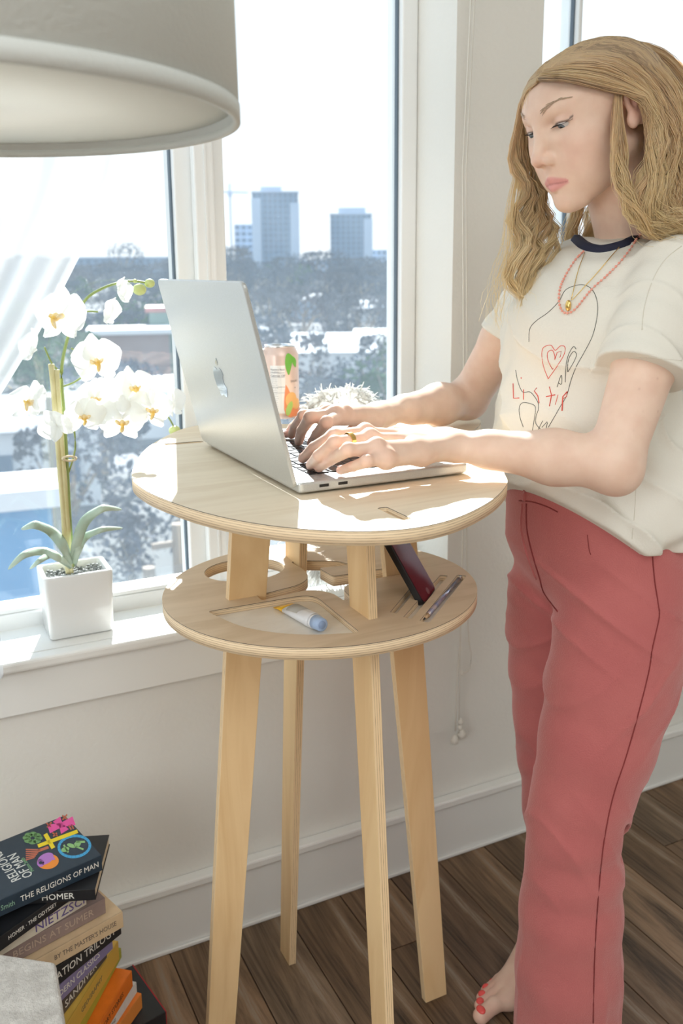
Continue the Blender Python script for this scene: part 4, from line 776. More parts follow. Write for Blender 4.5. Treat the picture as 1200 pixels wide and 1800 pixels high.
# ---------------------------------------------------------------- the woman: smooth blended solids meshed with surface nets
class Field:
    def __init__(s, lo, hi, h):
        s.h = h; s.lo = np.array(lo, float); s.n = np.ceil((np.array(hi)-s.lo)/h).astype(int)+1
        s.f = np.full(s.n, 1., np.float32); s.ax = [(s.lo[i]+h*np.arange(s.n[i])).astype(np.float32) for i in range(3)]
    def sl(s, lo, hi):
        a = np.maximum(0, np.floor((np.array(lo)-s.lo)/s.h).astype(int)); b = np.minimum(s.n, np.ceil((np.array(hi)-s.lo)/s.h).astype(int)+1)
        if (b <= a).any(): return None
        return tuple(slice(int(a[i]), int(b[i])) for i in range(3))
    def grid(s, S_): return s.ax[0][S_[0]][:, None, None], s.ax[1][S_[1]][None, :, None], s.ax[2][S_[2]][None, None, :]
    def comb(s, S_, d, k, sub):
        f = s.f[S_]
        if sub: hh = np.clip(.5-.5*(f+d)/k, 0, 1); s.f[S_] = f*(1-hh)+(-d)*hh+k*hh*(1-hh)
        else: hh = np.clip(.5+.5*(f-d)/k, 0, 1); s.f[S_] = f*(1-hh)+d*hh-k*hh*(1-hh)
    def cone(s, a, b, ra, rb, k=.01, sub=False, flat=None, fs=1.):
        a = np.array(a, np.float32); b = np.array(b, np.float32); m = max(ra, rb)+k*1.6+.012
        S_ = s.sl(np.minimum(a, b)-m, np.maximum(a, b)+m)
        if S_ is None: return
        X, Y, Z = s.grid(S_); ba = b-a; L2 = float(ba@ba)+1e-12; px, py, pz = X-a[0], Y-a[1], Z-a[2]
        t = np.clip((px*ba[0]+py*ba[1]+pz*ba[2])/L2, 0, 1); dx, dy, dz = px-t*ba[0], py-t*ba[1], pz-t*ba[2]; d2 = dx*dx+dy*dy+dz*dz
        if flat is not None: n = np.array(flat, float); n /= np.linalg.norm(n); q = dx*n[0]+dy*n[1]+dz*n[2]; d2 = d2+q*q*(fs*fs-1)
        s.comb(S_, np.sqrt(d2)-(ra+(rb-ra)*t), k, sub)
    def chain(s, P, R, k=.01, **kw):
        for i in range(len(P)-1): s.cone(P[i], P[i+1], R[i], R[i+1], k, **kw)
    def ell(s, c, r, k=.01, sub=False, M=None):
        c = np.array(c, np.float32); r = np.array(r, np.float32); m = float(r.max())+k*1.6+.012; S_ = s.sl(c-m, c+m)
        if S_ is None: return
        X, Y, Z = s.grid(S_); x, y, z = X-c[0], Y-c[1], Z-c[2]
        if M is not None: M = np.array(M, np.float32); x, y, z = (M[0, 0]*x+M[0, 1]*y+M[0, 2]*z), (M[1, 0]*x+M[1, 1]*y+M[1, 2]*z), (M[2, 0]*x+M[2, 1]*y+M[2, 2]*z)
        k0 = np.sqrt((x/r[0])**2+(y/r[1])**2+(z/r[2])**2); k1 = np.sqrt((x/r[0]**2)**2+(y/r[1]**2)**2+(z/r[2]**2)**2)+1e-6
        s.comb(S_, k0*(k0-1)/k1, k, sub)
    def cut(s, fn, k=.002):       # keep where fn <= 0
        X, Y, Z = s.grid((slice(None),)*3); d = fn(X, Y, Z); f = s.f; hh = np.clip(.5-.5*(f-d)/k, 0, 1); s.f = (f*(1-hh)+d*hh+k*hh*(1-hh)).astype(np.float32)
    def warp(s, fn): X, Y, Z = s.grid((slice(None),)*3); s.f = (s.f+fn(X, Y, Z)).astype(np.float32)
    def mesh(s):
        f = s.f; nx, ny, nz = f.shape; ins = f < 0
        c = np.zeros((nx-1, ny-1, nz-1), np.uint8)
        for i in (0, 1):
            for j in (0, 1):
                for k in (0, 1): c += ins[i:nx-1+i, j:ny-1+j, k:nz-1+k]
        act = np.argwhere((c > 0) & (c < 8)); idx = -np.ones(c.shape, np.int64); idx[tuple(act.T)] = np.arange(len(act))
        P = np.zeros((len(act), 3)); W_ = np.zeros(len(act)); I, J, K = act.T
        cor = [(i, j, k) for i in (0, 1) for j in (0, 1) for k in (0, 1)]; V = {q: f[I+q[0], J+q[1], K+q[2]] for q in cor}
        for a in cor:
            for d in range(3):
                if a[d]: continue
                b = list(a); b[d] = 1; b = tuple(b); va, vb = V[a], V[b]; m = (va < 0) != (vb < 0); t = np.where(m, va/(va-vb+1e-12), 0)
                q = np.tile(np.array(a, float), (len(act), 1)); q[:, d] = t; P += q*m[:, None]; W_ += m
        P = (P/W_[:, None]+act)*s.h+s.lo; F = []
        for d in range(3):
            e = [1 if q == d else 0 for q in range(3)]; u, v = [q for q in range(3) if q != d]
            A = ins[:nx-e[0], :ny-e[1], :nz-e[2]]; B = ins[e[0]:, e[1]:, e[2]:]; E_ = np.argwhere(A != B)
            E_ = E_[(E_[:, u] > 0) & (E_[:, v] > 0) & (E_[:, u] < c.shape[u]) & (E_[:, v] < c.shape[v])]
            fl = A[tuple(E_.T)]; q = []
            for du, dv in ((1, 1), (0, 1), (0, 0), (1, 0)):
                T = E_.copy(); T[:, u] -= du; T[:, v] -= dv; q.append(idx[tuple(T.T)])
            q = np.stack(q, 1); 
            if d == 1: fl = ~fl
            q[~fl] = q[~fl][:, ::-1]; F.append(q)
        F = np.concatenate(F); return P, F[(F >= 0).all(1)]
def np_mesh(name, P, F, m, parent=None):
    me = bpy.data.meshes.new(name); nf = len(F); me.vertices.add(len(P)); me.vertices.foreach_set('co', np.ascontiguousarray(P, np.float32).reshape(-1))
    me.loops.add(nf*4); me.loops.foreach_set('vertex_index', F.reshape(-1).astype(np.int32)); me.polygons.add(nf); me.polygons.foreach_set('loop_start', np.arange(0, nf*4, 4, dtype=np.int32))
    me.polygons.foreach_set('use_smooth', np.ones(nf, bool)); me.update(calc_edges=True); me.validate(); return link(name, me, m, parent)
def V3(v): return np.array(v, float)

PO = Vector((.87, 1.0, 0))
woman = empty('person', PO, 0, 'barefoot blond woman in a cream T-shirt and coral velvet trousers typing at the laptop', 'person')
def wp(o, par=None):
    o.parent = par or woman
    if par is None: o.matrix_parent_inverse = Matrix.Translation(-PO)
    return o

# head frame
HC = V3((.868, 1.0, 1.438)); EU = .0115; hp = math.radians(17)
HF = V3((-math.cos(hp), -.0, -math.sin(hp))); HF /= np.linalg.norm(HF); HU = V3((-math.sin(hp), 0, math.cos(hp))); HL = np.cross(HU, HF)
rr = math.radians(4); HU, HL = HU*math.cos(rr)+HL*math.sin(rr)*-1, HL*math.cos(rr)+HU*math.sin(rr)
HS = .99
def H(f, l, u): return HC+HS*(HF*f+HL*l+HU*u)
HM = np.stack([HF, HL, HU])
NB = V3(PY(1118, 452, 1.01))
fd = Field(HC-V3((.16, .13, .30)), HC+V3((.17, .13, .16)), .0017)
E_ = lambda c, r, k=.01, sub=False, M=None: fd.ell(H(*c), V3(r)*HS, k, sub, HM if M is None else M)
C_ = lambda a, b, ra, rb, k=.01, sub=False, **kw: fd.cone(H(*a), H(*b), ra*HS, rb*HS, k, sub, **kw)
E_((-.016, 0, .032), (.090, .071, .060)); E_((.026, 0, .030), (.060, .060, .050), .03); E_((.036, 0, -.016), (.047, .052, .062), .03)
for s_ in (1, -1):
    C_((-.008, s_*.047, -.040), (.052, s_*.016, -.086), .015, .014, .026); E_((.048, s_*.040, -.018), (.024, .019, .019), .02)
    E_((.040, s_*.034, -.050), (.030, .020, .028), .025)
E_((.067, 0, -.089), (.0165, .018, .014), .016); E_((.058, 0, -.052), (.027, .027, .030), .02)
for s_ in (1, -1):
    E_((.090, s_*.031, EU+.000), (.017, .018, .011), .014, True)
    C_((.076, s_*.012, EU+.020), (.056, s_*.046, EU+.023), .0088, .007, .014)
C_((.074, 0, EU+.016), (.0975, 0, -.019), .0068, .0076, .010); E_((.1005, 0, -.0255), (.0092, .0082, .0078), .005)
for s_ in (1, -1):
    E_((.0895, s_*.0100, -.0290), (.0100, .0060, .0075), .006)
    E_((.0645, s_*.0305, EU+.0005), (.0142, .0150, .0142), .003)
    Ms = np.stack([HF*math.cos(.32*s_)+HL*math.sin(.32*s_)*1, HL*math.cos(.32*s_)-HF*math.sin(.32*s_), HU]); 
    fd.ell(H(.0775, s_*.0325, EU-.0038), V3((.0065, .0130, .0032)), .0014, True, Ms)
    E_((.0960, s_*.0056, -.0350), (.0045, .0026, .0026), .0015, True)
    C_((.0862, 0, -.0540), (.0745, s_*.0215, -.0605), .0048, .0020, .004); C_((.0842, 0, -.0655), (.0745, s_*.0180, -.0625), .0056, .0022, .004)
    C_((.0930, 0, -.0597), (.0790, s_*.0235, -.0620), .0011, .0009, .0015, True)
# ears
ea = math.radians(-12)
for s_ in (1, -1):
    Me = np.stack([HF*math.cos(ea)+HU*math.sin(ea), HL*s_, HU*math.cos(ea)-HF*math.sin(ea)])
    fd.ell(H(-.012, s_*.0735, .008), V3((.0160, .0065, .0300)), .004, False, Me); fd.ell(H(-.009, s_*.0800, .013), V3((.0105, .0050, .0190)), .003, True, Me)
    fd.ell(H(-.0075, s_*.0745, .010), V3((.0060, .0050, .0125)), .003, False, Me); fd.ell(H(-.0055, s_*.0785, .008), V3((.0035, .0040, .0070)), .002, True, Me)
    fd.ell(H(-.002, s_*.0735, -.0140), V3((.0085, .0055, .0100)), .005, False, Me)
# neck
fd.cone(H(-.028, 0, -.040), NB, .048, .050, .02); fd.cone(H(-.015, .035, -.030), NB+V3((-.035, -.015, -.01)), .012, .010, .02)
fd.cone(NB+V3((0, 0, -.01)), NB+V3((.01, -.08, -.05)), .045, .04, .03); fd.cone(NB+V3((0, 0, -.01)), NB+V3((.01, .08, -.05)), .045, .04, .03)
headP, headF = fd.mesh(); del fd

# arms and hands; joints laid out on the laptop
SHL, ELL_, WRL = V3(PY(1182, 482, .885)), V3(PY(1078, 816, .835)), V3(PZ(792, 782, 1.021))
SHR, ELR, WRR = V3(PY(945, 505, 1.17)), V3(PZ(822, 702, 1.022)), V3(PZ(668, 729, 1.026))
def J(*a): return [V3(PZ(*q)) for q in a]
FL = [J((642, 759, 1.041), (588, 766, 1.042), (552, 786, 1.021), (532, 806, 1.0015)), J((650, 769, 1.040), (588, 779, 1.039), (560, 801, 1.021), (546, 818, 1.0015)),
      J((662, 785, 1.037), (612, 791, 1.036), (581, 808, 1.017), (560, 822, 1.001)), J((678, 803, 1.026), (645, 811, 1.024), (620, 820, 1.012), (598, 827, 1.001))]
TL_ = J((752, 772, 1.022), (700, 757, 1.018), (662, 752, 1.008), (640, 758, 1.003))
FR = [J((605, 726, 1.047), (574, 743, 1.043), (557, 763, 1.021), (547, 779, 1.0015)), J((588, 727, 1.049), (545, 734, 1.046), (530, 757, 1.022), (525, 776, 1.0015)),
      J((578, 724, 1.044), (533, 731, 1.040), (518, 750, 1.018), (512, 765, 1.0015)), J((573, 720, 1.036), (532, 734, 1.026), (514, 750, 1.012), (503, 764, 1.0015))]
TR_ = J((655, 742, 1.022), (630, 752, 1.016), (604, 768, 1.007), (588, 780, 1.003))
def arm(sh, el, wr, fing, th, lo, hi, h):
    fd = Field(lo, hi, h); fa = wr-el
    fd.cone(sh+(el-sh)*.12, sh+(el-sh)*.45, .034, .040, .012); fd.cone(sh+(el-sh)*.45, el, .040, .032, .012); fd.cone(el, el+fa*.35, .0325, .0330, .02); fd.cone(el+fa*.35, el+fa*.75, .0320, .0250, .02)
    up = V3((0, 0, 1)); fd.cone(el+fa*.75, wr, .0245, .0235, .015, flat=up, fs=1.18)
    fd.cone(el+fa*.97, wr+fa*.05, .0215, .021, .012, flat=up, fs=1.2)
    M_ = [f[0] for f in fing]; mid = sum(M_)/4
    for i, m in enumerate(M_):
        s0 = wr+(m-mid)*.35; fd.cone(s0, m-V3((0, 0, .004)), .0135, .0105 if i < 3 else .0095, .012)
        if i < 3: fd.cone((s0+m)/2-V3((0, 0, .005)), (wr+(M_[i+1]-mid)*.35+M_[i+1])/2-V3((0, 0, .005)), .0110, .0108, .012)
        if i < 3: fd.cone(m-V3((0, 0, .005)), M_[i+1]-V3((0, 0, .005)), .0085, .0085, .008)
    for i, f in enumerate(fing):
        sc = (1, 1.02, .96, .86)[i]; p = [f[0]-V3((0, 0, .002)), *f[1:]]
        r = [.0100*sc, .0088*sc, .0076*sc, .0064*sc]
        fd.cone(p[0], p[1], r[0], r[1]*.95, .006); fd.cone(p[1], p[2], r[1], r[2]*.97, .0018); fd.cone(p[2], p[3], r[2], r[3], .0018); fd.ell(p[1]+V3((0, 0, .001)), (r[1]*1.04,)*3, .003)
        fd.ell(f[0]+V3((0, 0, .003)), (.0088*sc,)*3, .008)
    fd.cone(wr+(th[0]-wr)*.3, th[0], .017, .0150, .012); fd.cone(th[0], th[1], .0145, .0115, .008); fd.cone(th[1], th[2], .0108, .0098, .003); fd.cone(th[2], th[3], .0098, .0076, .003)
    return fd
fd = arm(SHL, ELL_, WRL, FL, TL_, (.42, .75, .965), (.94, 1.12, 1.30), .0017)
fd.cone(ELL_+V3((.004, -.004, -.012)), ELL_+V3((.008, .004, .0)), .022, .022, .02); fd.warp(lambda X, Y, Z: 0*X)
laP, laF = fd.mesh(); del fd
fd = arm(SHR, ELR, WRR, FR, TR_, (.47, 1.08, .972), (.98, 1.36, 1.28), .0018); raP, raF = fd.mesh(); del fd

# foot of the far leg
ft = [V3(PZ(*q)) for q in ((845, 1786, .014), (843, 1766, .012), (846, 1753, .011), (853, 1741, .010), (864, 1732, .009))]
heel = ft[0]+V3((.205, .035, 0)); heel[2] = .028
fd = Field((.72, .98, -.005), (1.06, 1.22, .20), .0018)
rt = [.0135, .0095, .009, .0085, .008]; 
for i, t in enumerate(ft):
    tip = t.copy(); tip[2] = rt[i]+.001; kn = tip+V3((.030, .004, .006)); ba = tip+V3((.062-.006*i, .004-.004*i, .014)); ba[2] = .019
    fd.cone(tip, kn, rt[i], rt[i]*.92, .003); fd.cone(kn, ba, rt[i]*.92, .0145, .006)
    fd.cone(ba, heel+V3((-.055, -.012+.010*i, .012)), .0155, .024, .016)
fd.cone(heel, heel+V3((-.04, 0, .02)), .027, .028, .02); fd.cone(heel+V3((-.02, 0, .02)), heel+V3((-.015, .0, .17)), .030, .030, .02)
fd.cut(lambda X, Y, Z: -(Z-.001)+0*X+0*Y, .001); ftP, ftF = fd.mesh(); del fd

# legs and torso under the clothes (coarse), and the clothes
def seg(v, l, r, y):       # centre and radius of a limb seen between columns l and r of row v, standing in the plane y
    c = PY((l+r)/2, v, y); z = (c-Vector((0, 0, EYE))).dot(cf); return V3(c), (r-l)/2/FPX*z
NLEG = [seg(*q) for q in ((1060, 985, 1212, .93), (1130, 975, 1200, .925), (1200, 964, 1182, .92), (1300, 950, 1148, .915), (1400, 936, 1108, .915), (1450, 929, 1091, .915), (1520, 926, 1090, .915), (1600, 916, 1090, .915), (1700, 910, 1089, .915), (1860, 903, 1086, .915))]
FLEG = [seg(*q) for q in ((1040, 893, 1075, 1.075), (1100, 894, 1075, 1.085), (1170, 897, 1060, 1.09), (1250, 904, 1050, 1.095), (1330, 913, 1045, 1.095), (1420, 921, 1045, 1.095), (1500, 934, 1050, 1.095), (1600, 925, 1055, 1.10), (1700, 915, 1055, 1.10), (1760, 912, 1056, 1.10))]
PEL = V3((.902, 1.005, .865))
def legs(fd, shrink=0., k=.02):
    for L in (NLEG, FLEG):
        P = [p for p, r in L]; R = [r-shrink for p, r in L]; fd.chain(P, R, .012)
fd = Field((.70, .78, -.01), (1.12, 1.24, 1.0), .0035)
legs(fd)
fd.ell(PEL, (.098, .152, .125), .025); fd.ell(PEL+V3((.040, -.06, -.03)), (.085, .085, .09), .03); fd.ell(PEL+V3((.040, .06, -.03)), (.08, .08, .09), .03); fd.ell(PEL+V3((-.010, 0, .07)), (.094, .140, .10), .025)
def grooves(fd, pts, r, k):
    for a, b in zip(pts, pts[1:]): fd.cone(a, b, r, r, k, True)
def surf_pts(L, y): return [V3(PY(px, py, y)) for px, py in L]
# folds across the hip and thigh, knee break
grooves(fd, [V3(PY(1000, 1062, .845)), V3(PY(1060, 1070, .825)), V3(PY(1150, 1068, .83))], .011, .012)
grooves(fd, [V3(PY(1075, 1178, .815)), V3(PY(1140, 1170, .82))], .006, .010)
grooves(fd, [V3(PY(1085, 1430, .865)), V3(PY(1095, 1500, .87))], .010, .015)
grooves(fd, [V3(PY(940, 1015, .99)), V3(PY(965, 1050, .93)), V3(PY(1000, 1065, .86))], .009, .012)
fd.warp(lambda X, Y, Z: .0012*np.sin(Z*55+X*40+Y*18)*np.exp(-((Z-.77)/.12)**2) + .0010*np.sin(Z*95+Y*30)*np.exp(-((Z-.42)/.09)**2)+.0016*np.sin(X*70+Y*60+Z*4)*np.clip((.4-Z)/.3, 0, 1))
fd.warp(lambda X, Y, Z: -.0060*(1-np.abs(np.sin(Z*46+X*30-Y*12)))**3*np.exp(-((Z-.775)/.06)**2)-.0045*(1-np.abs(np.sin(Z*38-X*40+Y*10+1)))**3*np.exp(-((Z-.66)/.07)**2)*.8-.0040*(1-np.abs(np.sin(Z*30+X*55+.5)))**3*np.exp(-((Z-.44)/.08)**2)-.0035*(1-np.abs(np.sin(X*60+Y*45+Z*3)))**3*np.clip((.36-Z)/.2, 0, 1))
fd.cut(lambda X, Y, Z: (Z-.957)+0*X+0*Y, .004); fd.cut(lambda X, Y, Z: (.012-Z)+0*X+0*Y, .003)
paP, paF = fd.mesh(); del fd
fd = Field((.72, .80, .02), (1.08, 1.22, 1.30), .007); legs(fd, .022); fd.ell(PEL, (.09, .13, .11), .03); fd.ell((.88, 1.01, 1.08), (.075, .125, .19), .03); fd.cone(SHL, SHR, .035, .035, .03); fd.cone(V3((.89, 1.01, 1.15)), NB, .05, .045, .03)
toP, toF = fd.mesh(); del fd
# T-shirt
SLL = SHL+(ELL_-SHL)*.53; SLR = V3(PY(889, 598, 1.20))
BB = ((.70, .74, .84), (1.16, 1.30, 1.330), .0025); fd = Field(*BB)
fd.ell((.900, 1.02, 1.145), (.100, .155, .135), .03); fd.ell((.888, 1.02, 1.160), (.094, .085, .080), .03); fd.cone(SHL+V3((.02, .03, -.022)), SHR+V3((.0, -.03, -.015)), .052, .048, .04)
fd.cone(V3((.915, .955, 1.235)), V3((.92, 1.06, 1.235)), .045, .045, .03)
fd.ell((.900, 1.02, 1.02), (.112, .150, .15), .03); fd.ell((.918, 1.005, .915), (.136, .172, .12), .035); fd.ell((.98, .93, .95), (.09, .10, .09), .03)
axL = (SLL-SHL); axR = (SLR-SHR); uL = axL/np.linalg.norm(axL); uR = axR/np.linalg.norm(axR)
def folds(X, Y, Z):
    side = np.clip((1.0-Y)/.12, 0, 1)
    f = .0048*np.sin((X*.75+Z*.45+Y*.3)*95+1.8*np.sin(Z*16))*np.clip((1.22-Z)/.2, 0, 1)*(.3+.7*side)
    f = f+.0040*np.sin((X*1.0-Z*.6)*62+Y*25)*np.clip((1.16-Z)/.12, 0, 1)+.0015*np.sin(X*130+Z*60+2*np.sin(Y*40))
    rd = lambda a, p=3: (1-np.abs(np.sin(a)))**p
    f = f-.0065*rd((X*.9+Z*.55)*42+Y*8+.8*np.sin(Z*20))*np.clip((1.20-Z)/.12, 0, 1)*(.35+.65*side)-.005*rd((X*.8-Z*.75)*36+Y*14, 3)*np.clip((Z-.9)/.1, 0, 1)
    g = np.exp(-(((X-.99)/.08)**2+((Z-.95)/.07)**2)); f = f+.009*np.sin((X-Z)*100+Y*20)*g
    return f
fd.warp(folds)
def hem(X, Y, Z): return (.872+.86*np.maximum(0, .868-X)+.10*np.maximum(0, X-.93)+.008*np.sin(X*60)*np.clip((X-.9)/.05, 0, 1)-Z)+0*Y
fd.cut(hem, .003)
for sh_, sl_, u_, r0, r1 in ((SHL, SLL, uL, .056, .0600), (SHR, SLR, uR, .047, .0450)):
    f2 = Field(*BB); f2.cone(sh_+V3((.004, 0, -.004)), sl_+u_*.05, r0, r1, .03)
    f2.warp(lambda X, Y, Z: .0018*np.sin(Z*70+X*90+Y*40)-.0045*(1-np.abs(np.sin(X*55+Z*22+Y*20)))**3)
    f2.cut(lambda X, Y, Z: ((X-sl_[0])*u_[0]+(Y-sl_[1])*u_[1]+(Z-sl_[2])*u_[2]), .002)
    fd.comb((slice(None),)*3, f2.f, .012, False); del f2
fd.cone(NB+V3((.0, 0, .10)), NB+V3((.004, 0, .004)), .050, .050, .006, True)
shP, shF = fd.mesh(); del fd

# ---- skin
P = [headP, laP, raP, ftP, toP]; F = [headF, laF, raF, ftF, toF]; off = np.cumsum([0]+[len(p) for p in P[:-1]])
bodyP = np.concatenate(P); bodyF = np.concatenate([f+o for f, o in zip(F, off)])
MSKIN = mat('skin', (.80, .56, .45), .48, spec=.4); nt, b = nodes(MSKIN)
b.inputs['Subsurface Weight'].default_value = .12; b.inputs['Subsurface Radius'].default_value = (.012, .005, .003); b.inputs['Subsurface Scale'].default_value = .6
va = N(nt, 'ShaderNodeAttribute', attribute_name='tint'); 
nn_ = N(nt, 'ShaderNodeTexNoise', Scale=34., Detail=4); mp = mapped(nt); nt.links.new(mp.outputs[0], nn_.inputs['Vector']); r_ = ramp(nt, [(.35, (.93, .88, .86)), (.65, (1, 1, 1))]); nt.links.new(nn_.outputs[0], r_.inputs[0])
mx = N(nt, 'ShaderNodeMix', data_type='RGBA', blend_type='MULTIPLY'); mx.inputs[0].default_value = 1; nt.links.new(va.outputs['Color'], mx.inputs[6]); nt.links.new(r_.outputs[0], mx.inputs[7]); nt.links.new(mx.outputs[2], b.inputs['Base Color'])
body = np_mesh('body', bodyP, bodyF, MSKIN); wp(body)
col = np.tile(V3((.83, .605, .475)), (len(bodyP), 1)); Lh = (bodyP-HC)@HM.T/HS; hd = np.arange(len(bodyP)) < len(headP)
def blend(w, c):
    global col
    w = np.clip(w, 0, 1)[:, None]; col = col*(1-w)+V3(c)*w
f_, l_, u_ = Lh.T; al = np.abs(l_)
def soft(d, w): return 1-1/(1+np.exp(-d/w)) 
blend(hd*np.exp(-(((f_-.055)/.03)**2+((al-.040)/.018)**2+((u_+.026)/.022)**2))*.35, (.84, .42, .34))
blend(hd*np.exp(-(((f_-.103)/.012)**2+(al/.012)**2+((u_+.028)/.012)**2))*.35, (.80, .42, .34))
blend(hd*np.exp(-(((f_+.010)/.02)**2+((al-.077)/.012)**2+((u_-.008)/.03)**2))*.5, (.85, .40, .32))
lipw = (f_ > .070)*(al < .0235)*soft(np.abs(u_+.0605+.03*al) - (.0100-.36*np.maximum(0, al-.004)), .0006); blend(hd*lipw*.85, (.72, .30, .29))
blend(hd*(f_ > .07)*soft(np.abs(u_+.0600+.10*al)-.0007, .0004)*(al < .022)*.7, (.35, .10, .10))
# lid shading: liner along the upper lid edge with a wing, soft lid shadow
ey = (f_ > .055)*(al > .015)*(al < .052); line_u = EU+.0004-.0*al + .0035*np.clip((al-.040)/.012, 0, 1) - .0022*((al-.0325)/.013)**2*(al < .0445)
blend(hd*ey*soft(np.abs(u_-line_u)-.0011, .0004)*(al < .049)*(al > .020)*.95, (.05, .03, .03))
blend(hd*ey*np.exp(-(((u_-EU-.006)/.005)**2+((al-.033)/.013)**2))*.22, (.62, .36, .33))
d_nose = np.exp(-(((f_-.0965)/.004)**2+((al-.0056)/.003)**2+((u_+.035)/.003)**2)); blend(hd*d_nose*.8, (.35, .10, .07))
for f in FL+FR:      # rosier fingertips and knuckles
    for q, w, s in ((f[3], .45, .010), (f[2], .3, .009), (f[1], .3, .010), (f[0], .25, .012)): blend(np.exp(-((bodyP-q)**2).sum(1)/s**2)*w, (.86, .38, .30))
for q in ft: blend(np.exp(-((bodyP-q)**2).sum(1)/.02**2)*.3, (.80, .40, .34))
frk = rng.uniform(0, 1, (80, 3)); 
for q in frk: blend(np.exp(-((bodyP-(SHL*(1-q[0])+ELL_*q[0]+V3((rng.normal()*.03, -.035, rng.normal()*.02))))**2).sum(1)/.0014**2)*.5, (.45, .22, .14)) if q[1] < .5 else None
at_ = body.data.color_attributes.new('tint', 'FLOAT_COLOR', 'POINT'); at_.data.foreach_set('color', np.concatenate([col, np.ones((len(col), 1))], 1).astype(np.float32).reshape(-1))
# eyes
MEYE = mat('eye_white', (.60, .56, .54), .15); MIRIS = mat('iris_blue_grey', (.12, .16, .19), .15); MPUP = mat('pupil', (.01, .01, .01), .1)
gaze = HF*.80-HU*.55; gaze /= np.linalg.norm(gaze)
for s_ in (1, -1):
    c = Vector(H(.0645, s_*.0305, EU+.0005)); bm = bmesh.new(); bmesh.ops.create_uvsphere(bm, u_segments=28, v_segments=20, radius=.0131, matrix=Matrix.Translation(c)); e = wp(bm_obj('eyeball', bm, MEYE, smooth=True))
    g = Vector(gaze); z = g; x = z.cross(Vector((0, 1, .1))).normalized(); y = z.cross(x)
    for nm, r, dd, m in (('iris', .0060, .01255, MIRIS), ('pupil', .0026, .0127, MPUP)):
        bm = bmesh.new(); vs = [bm.verts.new(c+(z*math.sqrt(max(0, (dd+.0007)**2-(r*k)**2))+(x*math.cos(a)+y*math.sin(a))*r*k)) for k in (1, .5) for a in np.linspace(0, 6.283, 21)[:-1]]
        for i in range(20): bm.faces.new((vs[i], vs[(i+1) % 20], vs[20+(i+1) % 20], vs[20+i]))
        bm.faces.new(vs[20:]); o = bm_obj(nm, bm, m, smooth=True); wp(o, e)
bt = BVHTree.FromPolygons([tuple(p) for p in headP], [tuple(f) for f in headF.tolist()])
def snap(p, k=.0006):
    q, n, i, d = bt.find_nearest(Vector(p)); out = (q-Vector(HC)).normalized(); return V3(q+out*k)
MBROW = mat('brow_hair', (.56, .42, .30), .7); MLASH = mat('lash', (.04, .025, .02), .6)
for s_ in (1, -1):
    Ps = []
    for i in range(110):
        t = rng.uniform(); a = snap(H(.085-.022*t, s_*(.0135+.032*t), EU+.0185+.0065*math.sin(t*2.2)+rng.normal()*.0012*(1.1-t))); d = HL*s_*.0055+HU*(.0022-.003*t)+HF*-.002
        b_ = snap(a+d, .0009); Ps.append([a, (a+b_)/2+HF*.0003, b_])
    wp(strands_mesh('eyebrow', np.array(Ps), np.array([[.00028, .00026, .0001]])*np.ones((110, 1)), MBROW))
    Ps = []
    for i in range(46):
        t = i/45; al_ = .0205+.0255*t; a = H(.0785-.012*t**1.5, s_*al_, EU-.0012+.0026*t**2); o_ = HF*(.0055)+HL*s_*(.006*(t-.3))-HU*.0022; Ps.append([a, a+o_*.5-HU*.0006, a+o_])
    wp(strands_mesh('eyelashes', np.array(Ps), np.array([[.00028, .0002, .00006]])*np.ones((46, 1)), MLASH))
# nails
def nails(tips, dirs, m, nm, w, ln, up=V3((0, 0, 1)), th=.0008):
    for t, d, r in tips:
        d = d/np.linalg.norm(d); s = np.cross(d, up); s /= np.linalg.norm(s); n = np.cross(s, d); c = Vector(t-d*ln*.35+n*(r*.86))
        M_ = Matrix((Vector(d), Vector(s), Vector(n))).transposed().to_4x4(); M_.translation = c
        bm = bmesh.new(); bmesh.ops.create_uvsphere(bm, u_segments=14, v_segments=8, radius=1, matrix=M_ @ Matrix.Diagonal((ln, r*.74*w, r*.30, 1))); wp(bm_obj(nm, bm, m, smooth=True))
MNAIL = mat('natural_nail', (.80, .52, .46), .22); MRED = mat('coral_polish', (.85, .10, .09), .22)
nails([(f[3], f[3]-f[2]+V3((-.004, 0, .002)), .0064*s) for fs_ in (FL, FR) for f, s in zip(fs_, (1, 1.02, .96, .86))], None, MNAIL, 'fingernail', 1, .0062)
tn = []
for t, r in zip(ft, rt): q = t.copy(); q[2] = r+.0015; tn.append((q, V3((-1, -.1, -.25)), r))
nails(tn, None, MRED, 'toenail', .95, .0068)

# ---- clothes
MPANT = noisy('coral_velvet', (.47, .135, .13), (.50, .15, .142), 14, .85, bump=.5, bscale=500, spec=.15); b = MPANT.node_tree.nodes['Principled BSDF']; b.inputs['Sheen Weight'].default_value = .55; b.inputs['Sheen Roughness'].default_value = .45; b.inputs['Sheen Tint'].default_value = (1, .72, .68, 1)
MSHIRT = cloth('cream_cotton', (.84, .81, .72), .10, bump=(420, .25)); MNAVY = mat('navy_rib', (.018, .02, .045), .85)
pants = wp(np_mesh('trousers', paP, paF, MPANT)); shirt = wp(np_mesh('t_shirt', shP, shF, MSHIRT))
def bvh(*PF):
    V = []; Fs = []; o = 0
    for p, f in PF: V += p.tolist(); Fs += (f+o).tolist(); o += len(p)
    return BVHTree.FromPolygons(V, Fs)
bsh = bvh((shP, shF)); bpa = bvh((paP, paF)); bfull = bvh((shP, shF), (headP, headF))
def proj_on(tree, px, py, lift):
    d = ray((px, py)).normalized(); h = tree.ray_cast(Vector((0, 0, EYE)), d)
    if h[0] is None: return None
    n = h[1] if h[1].dot(d) < 0 else -h[1]; return h[0]+n*lift
